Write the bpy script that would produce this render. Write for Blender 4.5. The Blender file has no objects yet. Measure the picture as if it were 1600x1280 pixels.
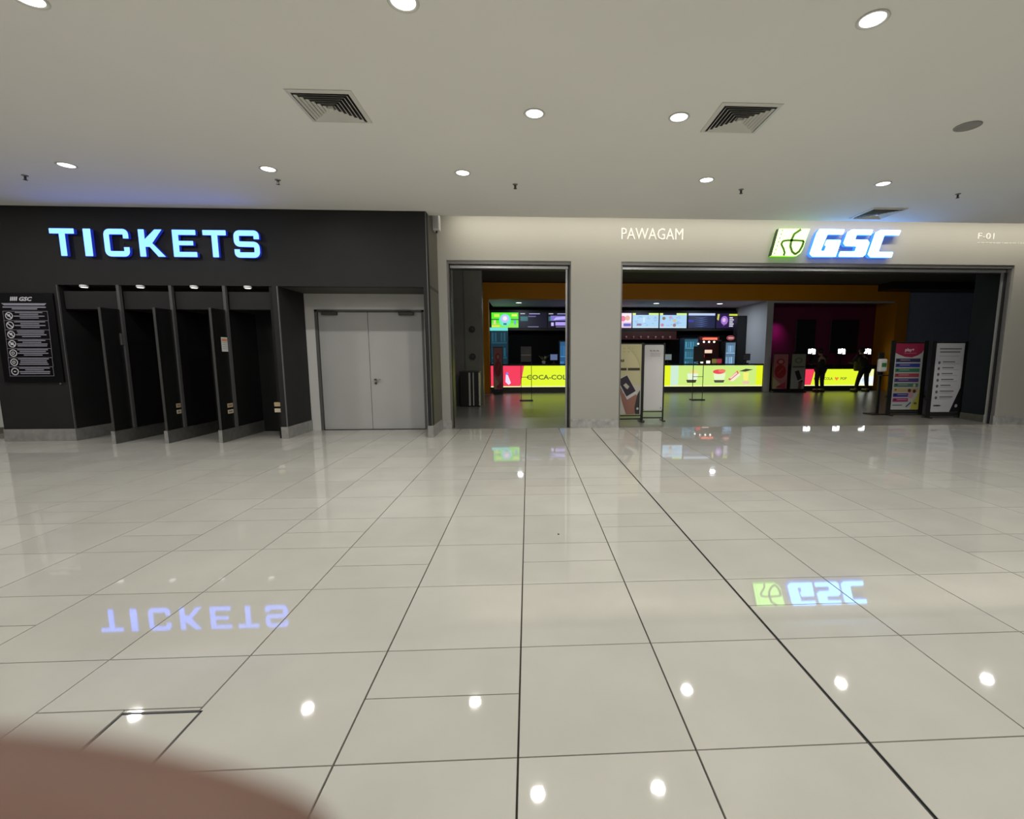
import bpy, bmesh, math, random
from mathutils import Vector, Matrix, Euler
random.seed(7)
S = bpy.context.scene
COL = S.collection
PI = math.pi

# ------------------------------------------------------------------ camera
cd = bpy.data.cameras.new('camera'); cam = bpy.data.objects.new('camera', cd); COL.objects.link(cam)
cam.location = (0.0442, -1.4086, 1.3174)
yaw, pitch, roll = 0.0497, 0.1284, -0.0009
fw = Vector((math.sin(yaw)*math.cos(pitch), math.cos(yaw)*math.cos(pitch), -math.sin(pitch)))
rt = Vector((math.cos(yaw), -math.sin(yaw), 0)); up = rt.cross(fw)
r2 = rt*math.cos(roll)+up*math.sin(roll); u2 = -rt*math.sin(roll)+up*math.cos(roll)
cam.rotation_euler = Matrix((r2, u2, -fw)).transposed().to_euler()
cd.sensor_fit = 'HORIZONTAL'; cd.sensor_width = 36; cd.lens = 736.825/1600*36
cd.shift_x = (800-862.4)/1600; cd.shift_y = (652.47-640)/1600
cd.clip_start = 0.003; cd.clip_end = 100
cd.dof.use_dof = True; cd.dof.focus_distance = 6.0; cd.dof.aperture_fstop = 10.5
S.camera = cam

# ------------------------------------------------------------------ world, exposure
w = bpy.data.worlds.new('world'); S.world = w; w.use_nodes = True
w.node_tree.nodes['Background'].inputs[0].default_value = (0.9, 0.9, 1, 1)
w.node_tree.nodes['Background'].inputs[1].default_value = 0.02
S.view_settings.view_transform = 'Standard'; S.view_settings.look = 'None'
S.view_settings.gamma = 1.0; S.view_settings.use_curve_mapping = False
S.view_settings.exposure = 0.0

LAMP_W = 23.0         # each hall downlight
COVE_W = 56.0         # strip in the slot over the cream wall
LAMP_COL = (1.0, 0.975, 0.925)

def area(name, loc, sx, sy, watts, col, rot=(0, 0, 0), shape='RECTANGLE', spread=180):
    l = bpy.data.lights.new(name, 'AREA'); l.shape = shape; l.size = sx; l.size_y = sy
    l.energy = watts; l.color = col; l.spread = math.radians(spread)
    o = bpy.data.objects.new(name, l); COL.objects.link(o); o.location = loc; o.rotation_euler = rot
    return o

# strip lamp hidden in the ceiling slot above the cream wall (grazes the wall)
area('slot_lamp', (5.3, 6.75, 3.90), 13.2, 0.06, COVE_W, (1.0, 0.93, 0.78), (math.radians(36), 0, 0), spread=110)

# ------------------------------------------------------------------ materials
MATS = {}
def mat(name, col, rough=.5, metal=0, spec=.5, noise=0, nscale=4, bump=0, bscale=60, ior=1.5, rand=0, coat=0):
    if name in MATS: return MATS[name]
    m = bpy.data.materials.new(name); m.use_nodes = True; nt = m.node_tree; N = nt.nodes; L = nt.links
    b = N['Principled BSDF']
    b.inputs['Base Color'].default_value = (*col, 1); b.inputs['Roughness'].default_value = rough
    b.inputs['Specular IOR Level'].default_value = spec; b.inputs['Metallic'].default_value = metal; b.inputs['IOR'].default_value = ior
    b.inputs['Coat Weight'].default_value = coat; b.inputs['Coat Roughness'].default_value = .03
    if noise or rand:
        tc = N.new('ShaderNodeTexCoord'); n = N.new('ShaderNodeTexNoise'); n.inputs['Scale'].default_value = nscale
        n.inputs['Detail'].default_value = 6
        geo = N.new('ShaderNodeNewGeometry'); L.new(geo.outputs['Position'], n.inputs['Vector'])
        mr = N.new('ShaderNodeMapRange'); mr.inputs['From Min'].default_value = .3; mr.inputs['From Max'].default_value = .7
        mr.inputs['To Min'].default_value = 1-noise; mr.inputs['To Max'].default_value = 1+noise
        L.new(n.outputs['Fac'], mr.inputs['Value'])
        val = mr.outputs[0]
        if rand:
            oi = N.new('ShaderNodeObjectInfo'); m2 = N.new('ShaderNodeMapRange')
            m2.inputs['To Min'].default_value = 1-rand; m2.inputs['To Max'].default_value = 1+rand
            L.new(oi.outputs['Random'], m2.inputs['Value'])
            mm = N.new('ShaderNodeMath'); mm.operation = 'MULTIPLY'; L.new(val, mm.inputs[0]); L.new(m2.outputs[0], mm.inputs[1]); val = mm.outputs[0]
        vm = N.new('ShaderNodeVectorMath'); vm.operation = 'SCALE'; vm.inputs[0].default_value = col
        L.new(val, vm.inputs['Scale']); L.new(vm.outputs[0], b.inputs['Base Color'])
    if bump:
        n2 = N.new('ShaderNodeTexNoise'); n2.inputs['Scale'].default_value = bscale; n2.inputs['Detail'].default_value = 3
        g2 = N.new('ShaderNodeNewGeometry'); L.new(g2.outputs['Position'], n2.inputs['Vector'])
        bp = N.new('ShaderNodeBump'); bp.inputs['Strength'].default_value = bump; bp.inputs['Distance'].default_value = .01
        L.new(n2.outputs['Fac'], bp.inputs['Height']); L.new(bp.outputs[0], b.inputs['Normal'])
    MATS[name] = m; return m
def emit(name, col, s=1.0):
    if name in MATS: return MATS[name]
    m = bpy.data.materials.new(name); m.use_nodes = True; b = m.node_tree.nodes['Principled BSDF']
    b.inputs['Base Color'].default_value = (.02, .02, .02, 1); b.inputs['Roughness'].default_value = .4
    b.inputs['Emission Color'].default_value = (*col, 1); b.inputs['Emission Strength'].default_value = s
    MATS[name] = m; return m
def printmat(name, glow=0.0, rough=.45):
    """flat print: colour comes from the face-colour attribute 'ink'; backlit prints emit"""
    if name in MATS: return MATS[name]
    m = bpy.data.materials.new(name); m.use_nodes = True; nt = m.node_tree; b = nt.nodes['Principled BSDF']
    a = nt.nodes.new('ShaderNodeAttribute'); a.attribute_name = 'ink'
    b.inputs['Roughness'].default_value = rough
    if glow:
        b.inputs['Base Color'].default_value = (.01, .01, .01, 1)
        nt.links.new(a.outputs['Color'], b.inputs['Emission Color']); b.inputs['Emission Strength'].default_value = glow
    else: nt.links.new(a.outputs['Color'], b.inputs['Base Color'])
    MATS[name] = m; return m

M_TILE = mat('polished_porcelain', (.455, .445, .40), .03, noise=.05, nscale=2.2, rand=.035, ior=1.62)
M_GROUT = mat('dark_grout', (.035, .028, .022), .8)
M_CEIL = mat('ceiling_paint', (.86, .845, .80), .85, noise=.015, nscale=.8)
M_CREAM = mat('cream_paint', (.35, .343, .31), .6, noise=.02, nscale=1)
M_WHITE = mat('white_paint', (.62, .62, .60), .6, noise=.02, nscale=2)
M_CHAR = mat('charcoal_laminate', (.018, .018, .0185), .6, spec=.22, noise=.06, nscale=3)
M_CHAR2 = mat('dark_booth_panel', (.008, .008, .008), .4, spec=.25)
M_STONE = mat('grey_stone_plinth', (.25, .245, .235), .25, noise=.16, nscale=9)
M_MARBLE = mat('grey_marble', (.34, .34, .33), .25, noise=.22, nscale=12)
M_STEEL = mat('brushed_steel', (.55, .55, .55), .32, metal=1)
M_EDGE = mat('aluminium_edge', (.2, .2, .2), .4, metal=.7)
M_FRAME = mat('grey_aluminium', (.17, .165, .16), .4, metal=.3)
M_TRACK = mat('track_aluminium', (.42, .42, .43), .35, metal=.6)
M_BLACK = mat('black_paint', (.012, .012, .013), .4)
M_GREYDOOR = mat('grey_door_paint', (.40, .40, .39), .5, noise=.03, nscale=2)
M_DGREY = mat('dark_grey_frame', (.10, .10, .10), .5)
M_DARKMETAL = mat('dark_metal', (.05, .05, .045), .4, metal=.5)
M_LOBFLOOR = mat('lobby_floor_tile', (.16, .155, .145), .30, noise=.15, nscale=1.5, bump=.12, bscale=9, ior=1.5)
M_LOBCEIL = mat('lobby_ceiling_paint', (.09, .09, .10), .8)
M_LOBGREY = mat('lobby_grey_wall', (.12, .12, .11), .5, noise=.05)
M_LOBPANEL = mat('lobby_panel', (.12, .125, .105), .5, noise=.05)
M_BLUE = mat('slate_blue_wall', (.30, .35, .48), .6, noise=.05)
M_DBLUE = mat('dark_blue_wall', (.008, .012, .014), .6, spec=.2, noise=.05)
M_ORANGE = mat('orange_laminate', (.62, .245, .004), .5, spec=.2, noise=.05, nscale=1)
M_PALE = mat('pale_stand_ceiling', (.5, .51, .53), .7)
M_MAG = mat('magenta_wall', (.16, .012, .07), .6)
M_PLASTIC = mat('white_plastic', (.72, .72, .70), .35)
M_GLASS = mat('booth_dark_glass', (.01, .01, .01), .08)
M_PRINT = printmat('poster_print')
M_PRINTG = printmat('notice_print', rough=.25)
M_SCREEN = printmat('screen_image', 1.0)
M_LIT = printmat('backlit_print', 1.0)

# ------------------------------------------------------------------ helpers
def org(p):
    v = Vector((0, 0, 0))
    while p is not None: v += p.location; p = p.parent
    return v
def thing(name, label, cat, loc=(0, 0, 0), group=None, rz=0):
    o = bpy.data.objects.new(name, None); COL.objects.link(o); o.location = loc; o.rotation_euler = (0, 0, rz)
    o['label'] = label; o['category'] = cat; o.empty_display_size = .1
    if group: o['group'] = group
    return o
def tag(o, label=None, cat=None, group=None, kind=None):
    if label: o['label'] = label
    if cat: o['category'] = cat
    if group: o['group'] = group
    if kind: o['kind'] = kind
    return o
def link(name, me, parent=None, m=None, loc=(0, 0, 0)):
    if m is not None and not me.materials: me.materials.append(m)
    o = bpy.data.objects.new(name, me); COL.objects.link(o); o.parent = parent; o.location = loc
    return o
def bake(name, bm, m, parent=None, local=False, smooth=False, kind=None):
    """link bmesh (world coordinates unless local) as ONE object"""
    if not local:
        bmesh.ops.translate(bm, verts=bm.verts, vec=-org(parent))
    me = bpy.data.meshes.new(name); bm.to_mesh(me); bm.free()
    if smooth:
        for p in me.polygons: p.use_smooth = True
    if isinstance(m, (list, tuple)):
        for x in m: me.materials.append(x)
    else: me.materials.append(m)
    o = link(name, me, parent)
    if kind: o['kind'] = kind
    return o
def bx(bm, x0, x1, y0, y1, z0, z1, bev=0, mi=0):
    r = bmesh.ops.create_cube(bm, size=1)
    bmesh.ops.scale(bm, vec=(x1-x0, y1-y0, z1-z0), verts=r['verts'])
    bmesh.ops.translate(bm, vec=((x0+x1)/2, (y0+y1)/2, (z0+z1)/2), verts=r['verts'])
    fs = set(f for v in r['verts'] for f in v.link_faces)
    for f in fs: f.material_index = mi
    if bev:
        es = list(set(e for v in r['verts'] for e in v.link_edges))
        bmesh.ops.bevel(bm, geom=es, offset=bev, segments=2, affect='EDGES', profile=.5)
def cyl(bm, p0, p1, r0, r1=None, seg=16, caps=True):
    p0, p1 = Vector(p0), Vector(p1); r1 = r0 if r1 is None else r1
    d = p1-p0
    mtx = Matrix.Translation((p0+p1)/2) @ d.to_track_quat('Z', 'Y').to_matrix().to_4x4()
    bmesh.ops.create_cone(bm, cap_ends=caps, segments=seg, radius1=r0, radius2=r1, depth=d.length, matrix=mtx)
def box(name, x0, x1, y0, y1, z0, z1, m, parent=None, bev=0, local=False):
    bm = bmesh.new(); bx(bm, x0, x1, y0, y1, z0, z1, bev); return bake(name, bm, m, parent, local)
def boxes(name, L, m, parent=None, bev=0, local=False, kind=None):
    bm = bmesh.new()
    for b in L: bx(bm, *b, bev)
    return bake(name, bm, m, parent, local, kind=kind)
def tube(name, p0, p1, r, m, parent=None, seg=16, local=False, r1=None):
    bm = bmesh.new(); cyl(bm, p0, p1, r, r1, seg); return bake(name, bm, m, parent, local, smooth=False)
def lathe(name, prof, m, parent=None, loc=(0, 0, 0), seg=24, local=False):
    bm = bmesh.new(); rings = []
    for r, z in prof:
        rings.append([bm.verts.new((loc[0]+r*math.cos(2*PI*k/seg), loc[1]+r*math.sin(2*PI*k/seg), loc[2]+z)) for k in range(seg)])
    for a, b in zip(rings, rings[1:]):
        for k in range(seg):
            bm.faces.new((a[k], a[(k+1) % seg], b[(k+1) % seg], b[k]))
    if prof[0][0] > 1e-4: bm.faces.new(rings[0][::-1])
    if prof[-1][0] > 1e-4: bm.faces.new(rings[-1])
    bmesh.ops.remove_doubles(bm, verts=bm.verts, dist=1e-5)
    bmesh.ops.recalc_face_normals(bm, faces=bm.faces)
    return bake(name, bm, m, parent, local, smooth=True)
def struct(o): o['kind'] = 'structure'; return o

def arc_round(pts, r, closed=True, n=5):
    """round the corners of a 2D polygon / path"""
    out = []; N = len(pts)
    for i, p in enumerate(pts):
        p = Vector(p)
        if not closed and i in (0, N-1): out.append(p); continue
        a = Vector(pts[i-1]); b = Vector(pts[(i+1) % N])
        da, db = (a-p), (b-p); la, lb = da.length, db.length
        if la < 1e-6 or lb < 1e-6: out.append(p); continue
        da /= la; db /= lb
        ang = da.angle(db); t = min(r/max(math.tan(ang/2), .05), la*.48, lb*.48)
        p0, p1 = p+da*t, p+db*t
        for k in range(n+1):
            s = k/n; out.append(p0*(1-s)**2+p*2*s*(1-s)+p1*s**2)
    return out
def offset_path(path, wd):
    """stroke outline of an open path"""
    L, R = [], []
    for i, p in enumerate(path):
        if i == 0: d = (path[1]-p).normalized(); k = 1
        elif i == len(path)-1: d = (p-path[-2]).normalized(); k = 1
        else:
            d0 = (p-path[i-1]).normalized(); d1 = (path[i+1]-p).normalized(); d = (d0+d1).normalized(); k = 1/max(.5, d.dot(d1))
        n = Vector((-d.y, d.x))*wd/2*k
        L.append(p+n); R.append(p-n)
    return L+R[::-1]
def plate(bm, poly, yf, yb, side=1, front=0):
    """extrude an XZ polygon from y=yf (front, towards -Y) back to yb"""
    a = [bm.verts.new((p[0], yf, p[1])) for p in poly]; b = [bm.verts.new((p[0], yb, p[1])) for p in poly]
    f = bm.faces.new(a); f.material_index = front
    g = bm.faces.new(b[::-1]); g.material_index = side
    n = len(a)
    for i in range(n):
        q = bm.faces.new((a[i], b[i], b[(i+1) % n], a[(i+1) % n])); q.material_index = side
    return f
def finish(bm): bm.normal_update(); bmesh.ops.triangulate(bm, faces=[f for f in bm.faces if len(f.verts) > 4]); bmesh.ops.recalc_face_normals(bm, faces=bm.faces)

def text_polys(txt, size, shear=0, sx=1.0, bold=0, align='LEFT', spacing=1.0):
    c = bpy.data.curves.new('t', 'FONT'); c.body = txt; c.size = size; c.shear = shear; c.align_x = align
    c.offset = bold; c.resolution_u = 2; c.space_character = spacing
    o = bpy.data.objects.new('t', c); me = bpy.data.meshes.new_from_object(o)
    V = [(v.co.x*sx, v.co.y) for v in me.vertices]; F = [tuple(p.vertices) for p in me.polygons]
    bpy.data.objects.remove(o); bpy.data.curves.remove(c); bpy.data.meshes.remove(me)
    return V, F
class Print:
    """flat printed sheet in the XZ plane facing -Y; coordinates 0..1 across and up"""
    def __init__(s, x0, x1, z0, z1, y):
        s.g = (x0, x1, z0, z1, y); s.bm = bmesh.new(); s.ink = s.bm.loops.layers.float_color.new('ink'); s.k = 0
    def P(s, u, v, lay): x0, x1, z0, z1, y = s.g; return (x0+(x1-x0)*u, y-.0006*lay, z0+(z1-z0)*v)
    def poly(s, pts, c, lay=None):
        s.k += 1; lay = 1+s.k*.25
        f = s.bm.faces.new([s.bm.verts.new(s.P(u, v, lay)) for u, v in pts])
        for l in f.loops: l[s.ink] = (*c, 1)
    def rect(s, u0, v0, u1, v1, c, lay=None): s.poly([(u0, v0), (u1, v0), (u1, v1), (u0, v1)], c, lay)
    def disc(s, u, v, r, c, asp=1, n=16): s.poly([(u+r*math.cos(2*PI*k/n), v+r*asp*math.sin(2*PI*k/n)) for k in range(n)], c)
    def ring(s, u, v, r, t, c, asp=1, n=18):
        for k in range(n):
            a, b = 2*PI*k/n, 2*PI*(k+1)/n
            s.poly([(u+q*math.cos(x), v+q*asp*math.sin(x)) for q, x in ((r, a), (r, b), (r-t, b), (r-t, a))], c, 3)
    def text(s, u, v, txt, h, c, bold=0, sx=1, align='LEFT', shear=0, spacing=1.0):
        x0, x1, z0, z1, y = s.g; H = (z1-z0)
        V, F = text_polys(txt, h*H*1.37, shear, sx, bold, align, spacing)
        s.k += 1
        vs = [s.bm.verts.new((x0+(x1-x0)*u+a, y-.0006*(1+s.k*.25), z0+(z1-z0)*v+b)) for a, b in V]
        for f in F:
            try: q = s.bm.faces.new([vs[i] for i in f])
            except ValueError: continue
            for l in q.loops: l[s.ink] = (*c, 1)
    def done(s, name, m, parent, local=False):
        for f in s.bm.faces:
            f.normal_update()
            if f.normal.y > 0: f.normal_flip()
        return bake(name, s.bm, m, parent, local)

# ================================================================== SETTING
T = 0.6; YW = 7.23; YF = 6.348; CZ = 3.558
HX0, HX1, HY0 = -14.0, 16.0, -7.0          # mall hall
LX0, LX1, LY1 = -4.0, 19.0, 19.2           # cinema lobby

floor = struct(box('floor', HX0, HX1, HY0, YW, -.08, -.012, M_GROUT))
SPLIT = {(-1, 0), (-2, 2), (-3, 3), (-3, 0), (-4, 4), (-5, 3), (-5, 1), (0, 2), (1, 3), (2, 1), (3, 4), (4, 3), (5, 2), (0, 5),
         (1, 5), (-1, 6), (2, 6), (-2, 8), (5, 7), (-6, 6), (7, 5), (3, 9), (-4, 9), (8, 3), (1, 8), (-7, 4), (-8, 7)}
cells = []
for i in range(-23, 26):
    for j in range(-11, 12):
        x0, x1, y0, y1 = i*T, (i+1)*T, j*T, (j+1)*T
        gx0 = .002; gx1 = .002
        if i == 2: gx0 = .009
        if i == 1: gx1 = .002
        if j == 11: y1 = 7.235
        if (i, j) == (-3, 0):
            cells.append((x0, x1, y0+.288, y1)); cells.append((x0, -2.46*T-.004, y0, y0+.288)); cells.append((-2.46*T-.004, x1, y0+.272, y0+.288)); continue
        if (i, j) in SPLIT:
            ym = y0+T*.5; cells.append((x0+gx0, x1, y0, ym)); cells.append((x0+gx0, x1, ym, y1))
        else: cells.append((x0+gx0, x1, y0, y1))
def vis(c):
    x, y = (c[0]+c[1])/2, (c[2]+c[3])/2; d = y+1.41
    return d > .9 and abs(x-.04-d*.0) < d*1.22+.4
cells.sort(key=lambda c: (not vis(c), (c[0]+c[1])**2/4+((c[2]+c[3])/2+1.41)**2))
tile_meshes = {}
G = .0026
def tile_bm(bm, w_, h_, cx=0, cy=0, cz=0):
    a, b = w_/2-G, h_/2-G
    lo = [bm.verts.new((cx+s*a, cy+t*b, cz-.012)) for s, t in ((-1, -1), (1, -1), (1, 1), (-1, 1))]
    hi = [bm.verts.new((cx+s*a, cy+t*b, cz)) for s, t in ((-1, -1), (1, -1), (1, 1), (-1, 1))]
    bm.faces.new(hi)
    for k in range(4):
        n = (k+1) % 4
        bm.faces.new((lo[k], lo[n], hi[n], hi[k]))
rest = bmesh.new()
for k, (x0, x1, y0, y1) in enumerate(cells):
    if k < 298:
        key = (round(x1-x0, 4), round(y1-y0, 4))
        if key not in tile_meshes:
            bm = bmesh.new(); tile_bm(bm, *key); me = bpy.data.meshes.new('tile'); bm.to_mesh(me); bm.free(); me.materials.append(M_TILE); tile_meshes[key] = me
        o = link('tile', tile_meshes[key], floor, None, ((x0+x1)/2, (y0+y1)/2, random.uniform(-.0004, 0)))
    else: tile_bm(rest, x1-x0, y1-y0, (x0+x1)/2, (y0+y1)/2)
bake('tile_field', rest, M_TILE, floor, kind='stuff')

# lobby floor with large dull tiles
def lobby_floor():
    m = M_LOBFLOOR
    f = struct(box('floor_lobby', LX0, LX1, YW+.005, LY1, -.08, 0, m))
    return f
lobby_floor()

# ceiling (stops short of the cream wall: light slot), with openings only as recessed fixtures
struct(box('ceiling', HX0, HX1, HY0, 6.57, CZ, CZ+.05, M_CEIL))
struct(boxes('ceiling_slot', [(-1.5, HX1, 6.55, 6.57, CZ+.05, 4.05), (-1.53, HX1, 6.55, YW+.02, 4.05, 4.1)], M_CREAM))
# cream wall with two openings
OP1 = (-1.38, .818); OP2 = (1.716, 9.12); OZ = 3.0; WT = .25
struct(boxes('wall_far', [(HX0, -3.70, YW, YW+WT, 0, 4.1), (-3.70, -1.80, YW, YW+WT, 2.14, 4.1), (-1.80, OP1[0], YW, YW+WT, 0, 4.1), (OP1[0], OP1[1], YW, YW+WT, OZ, 4.1), (OP1[1], OP2[0], YW, YW+WT, 0, 4.1),
      (OP2[0], OP2[1], YW, YW+WT, OZ, 4.1), (OP2[1], HX1, YW, YW+WT, 0, 4.1)], M_CREAM))
struct(box('wall_left', HX0-.1, HX0, HY0, YW, 0, CZ+.5, M_CREAM))
struct(box('wall_right', HX1, HX1+.1, HY0, YW, 0, CZ+.5, M_CREAM))
struct(box('wall_near', HX0, HX1, HY0-.1, HY0, 0, CZ+.1, M_CREAM))
# marble skirting of the cream wall, block by block
struct(boxes('baseboard_far', [(OP1[1]-.0, OP2[0], YW-.018, YW, 0, .165), (OP2[1], HX1, YW-.018, YW, 0, .165), (-1.53, OP1[0], YW-.018, YW, 0, .165)], M_MARBLE))
struct(boxes('baseboard_jamb', [(OP1[0], OP1[0]+.018, YW-.018, YW+WT, 0, .165), (OP2[1]-.018, OP2[1], YW-.0, YW+WT, 0, .165)], M_MARBLE))
struct(box('baseboard_left', HX0, -8.2, YW-.02, YW, 0, .10, mat('brown_skirting', (.13, .12, .10), .4)))

# sliding shutter frames lining the openings
def opening_trim(n, a, b, jl=True, jr=True):
    t = bpy.data.objects.new('trim_%d' % n, None); COL.objects.link(t); t['kind'] = 'structure'; t.location = (a, YW+.06, 0)
    box('header_channel', a, b, YW+.02, YW+.10, OZ-.055, OZ, M_FRAME, t)
    box('header_track', a+.04, b-.04, YW+.12, YW+.20, OZ-.115, OZ-.06, M_TRACK, t, .004)
    box('header_shadow_gap', a, b, YW+.20, YW+.25, OZ-.13, OZ, M_BLACK, t)
    if jl:
        box('jamb', a, a+.03, YW+.02, YW+.10, .0, OZ-.055, M_FRAME, t)
        box('guide_rail', a+.03, a+.045, YW+.12, YW+.2, .0, OZ-.115, M_BLACK, t)
    if jr:
        box('jamb', b-.02, b, YW+.05, YW+.10, .0, OZ-.055, M_FRAME, t)
        box('guide_rail', b-.055, b-.02, YW+.11, YW+.16, .0, OZ-.115, M_BLACK, t)
        box('guide_rail', b-.085, b-.055, YW+.14, YW+.17, .0, OZ-.115, M_TRACK, t)
opening_trim(1, *OP1); opening_trim(2, *OP2)

# ------------------------------------------------------------------ lobby shell
struct(box('ceiling_lobby', LX0, LX1, YW+WT, LY1, 3.95, 4.05, M_LOBCEIL))
struct(box('wall_lobby_back', LX0, LX1, 18.75, LY1, 0, 3.95, mat('matt_black', (.004, .004, .004), .9, spec=.1)))
struct(box('wall_lobby_outer_left', LX0-.1, LX0, YW+WT, LY1, 0, 3.95, M_LOBGREY))
struct(box('wall_lobby_outer_right', LX1, LX1+.1, YW+WT, LY1, 0, 3.95, M_BLUE))
struct(box('wall_lobby_side_left', -1.85, -1.60, YW+WT, 9.35, 0, 3.95, M_LOBPANEL))
struct(boxes('wall_lobby_return_left', [(LX0, -1.19, 11.62, 11.9, 0, 3.95)], M_LOBGREY))
struct(box('wall_lobby_passage_left', -2.0, -1.75, 11.9, 15.88, 0, 3.95, M_LOBGREY))
o = box('wall_panel', -1.66, -1.27, 11.58, 11.62, 0, 3.6, M_LOBPANEL); struct(o); o.name = 'trim_3'
struct(box('wall_lobby_side_right', 9.2, 9.5, YW+WT, 8.08, 0, 3.95, M_DBLUE))
struct(box('baseboard_lobby_right', 9.18, 9.2, YW+WT, 8.08, 0, .14, mat('olive_stone', (.07, .07, .055), .35, noise=.2, nscale=10)))
struct(box('wall_lobby_slate', 14.25, 18.99, 16.0, 16.2, 0, 3.69, M_BLUE))
struct(box('ceiling_bulkhead', 13.0, 18.99, 15.2, 16.2, 3.70, 3.95, M_BLACK))

# orange portal round the stand and the counter bay
struct(boxes('trim_4', [(-1.62, 14.25, 15.9, 16.12, 3.36, 3.93), (-1.62, -1.36, 15.9, 16.12, 0, 3.36), (13.78, 14.25, 15.9, 16.12, 0, 3.36), (13.78, 13.95, 16.12, 16.95, 0, 3.36)], M_ORANGE))
struct(box('ceiling_stand', -1.4, 13.78, 16.12, 18.75, 3.36, 3.42, M_PALE))
struct(box('wall_stand_right', 8.90, 9.14, 16.0, 18.7, 0, 3.36, M_PALE))
struct(box('wall_stand_left', -1.9, -1.62, 16.12, 18.75, 0, 3.36, M_PALE))
struct(box('wall_bay_back', 9.14, 13.95, 16.95, 17.15, 0, 3.36, M_MAG))
struct(box('trim_5', 9.14, 13.78, 16.0, 16.10, 3.29, 3.36, M_PALE))

for x in (-.6, 1.9, 4.4, 6.9, 8.4):
    area('lobby_fill_light', (x, 8.5, 3.90), .5, .2, 13.0, (1, .94, .86), (math.radians(48), 0, 0))  # added fill lights, out of view behind the header, brightening the dark lobby

# ================================================================== DOUBLE DOOR (in the recess)
d1 = bpy.data.objects.new('door_1', None); COL.objects.link(d1); d1.location = (-2.73, YW, 0); d1['kind'] = 'structure'
boxes('door_frame', [(-3.70, -3.655, YW-.01, YW+.12, 0, 2.14), (-1.845, -1.80, YW-.01, YW+.12, 0, 2.14), (-3.70, -1.80, YW-.01, YW+.12, 2.105, 2.14)], M_DGREY, d1)
box('door_leaf', -3.648, -2.797, YW+.025, YW+.07, .008, 2.10, M_GREYDOOR, d1, .003)
lr = box('door_leaf', -2.790, -1.852, YW+.025, YW+.07, .008, 2.10, M_GREYDOOR, d1, .003)
h = boxes('lever_handle', [(-2.715, -2.60, YW-.03, YW-.018, .905, .921)], M_STEEL, lr)
tube('handle_rose', (-2.70, YW+.025, .912), (-2.70, YW-.03, .912), .022, M_STEEL, lr)
tube('lock_cylinder', (-2.70, YW+.025, .845), (-2.70, YW+.005, .845), .02, M_DARKMETAL, lr)
for x in (-3.47, -2.14):
    bm = bmesh.new(); bx(bm, x-.1, x+.16, YW-.045, YW+.025, 2.045, 2.10, .004); bx(bm, x-.14, x+.12, YW-.075, YW-.055, 2.105, 2.122); bx(bm, x-.03, x+0, YW-.07, YW-.02, 2.10, 2.118)
    bake('door_closer', bm, M_DARKMETAL, d1)
box('threshold', -3.66, -1.84, YW-.012, YW+.10, 0, .006, M_BLACK, d1)
struct(box('wall_recess', -3.90, -3.70, YW-.006, YW, 0, 2.41, M_WHITE)); struct(box('wall_recess_right', -1.80, -1.765, YW-.006, YW, 0, 2.41, M_WHITE))
struct(box('wall_recess_top', -3.70, -1.80, YW-.006, YW, 2.14, 2.41, M_WHITE))
struct(box('wall_recess_outer', HX0, -8.2, YW-.004, YW, .10, 3.55, M_WHITE))

# ================================================================== TICKET BOOTH
tb = thing('ticket_booth', 'charcoal ticket booth block with four dark bays and grey stone plinth', 'ticket booth', (-5.5, YF, 0))
FZ = 2.412; BX0, BX1 = -8.2, -1.53
box('fascia', BX0, BX1, YF, YF+.14, FZ, CZ-.002, M_CHAR, tb)
box('soffit', BX0, BX1, YF+.14, YW-.008, FZ, FZ+.05, mat('soffit_brown', (.06, .052, .045), .6), tb)
box('side_panel', BX1-.05, BX1, YF+.14, YW-.002, .19, CZ-.002, mat('brown_side_panel', (.11, .10, .08), .45), tb)
box('pier', BX0, -7.13, YF, YW-.008, .19, FZ, M_CHAR, tb)
box('pier', -3.945, -3.86, YF, YW-.008, .19, FZ, M_CHAR, tb)
box('pier', -1.60, BX1, YF, YW-.008, .19, FZ, M_CHAR, tb)
box('lining', -4.0, -3.945, YF+.03, YW-.008, 0, FZ, M_CHAR2, tb)
for a, b in ((BX0-.006, -7.125), (-3.955, -3.845), (-1.612, BX1+.012)):
    box('stone_plinth', a, b, YF-.012, YW-.02, 0, .19, M_STONE, tb, .003)
for x in (-7.135, -3.865, -1.603, BX1-.012):
    box('edge_trim', x, x+.010, YF-.006, YF+.02, .19, FZ if x < -1.6 and x > -8 else CZ-.01, M_EDGE, tb)
box('edge_trim', -1.602, -1.592, YF-.006, YF+.02, .19, FZ, M_EDGE, tb)
# recessed shutter boxes between the posts, posts and dividers
posts = [-6.25, -5.475, -4.672]
xs = [-7.125]+posts+[-3.99]
for a, b in zip(xs, xs[1:]):
    box('shutter_box', a+.03, b-.005, YF+.06, YF+.30, 2.055, FZ-.085, M_CHAR, tb, .004)
box('back_panel', -7.13, -3.99, YW-.06, YW-.02, 0, FZ, M_BLACK, tb)
for k, x in enumerate(posts):
    dv = box('divider', x-.035, x-.005, 6.02, YW-.06, .195, 2.045, M_GLASS, tb)
    box('edge_strip', x-.037, x-.003, 6.012, 6.02, .2, 2.045, mat('edge_dark', (.04, .04, .04), .45), dv)
    box('divider_plinth', x-.045, x+.005, 6.0, YW-.06, 0, .195, mat('dark_stone', (.085, .085, .08), .3, noise=.2, nscale=12), dv)
    box('plinth_cap', x-.047, x+.007, 5.994, 6.0, 0, .197, M_STONE, dv)
    box('post', x-.02, x+.022, YF-.0, YF+.05, .195, FZ, mat('post_grey', (.075, .075, .075), .4), tb)
M_STK = [mat('sticker_tan', (.42, .32, .19), .5), mat('sticker_cream', (.52, .46, .33), .5)]
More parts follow.
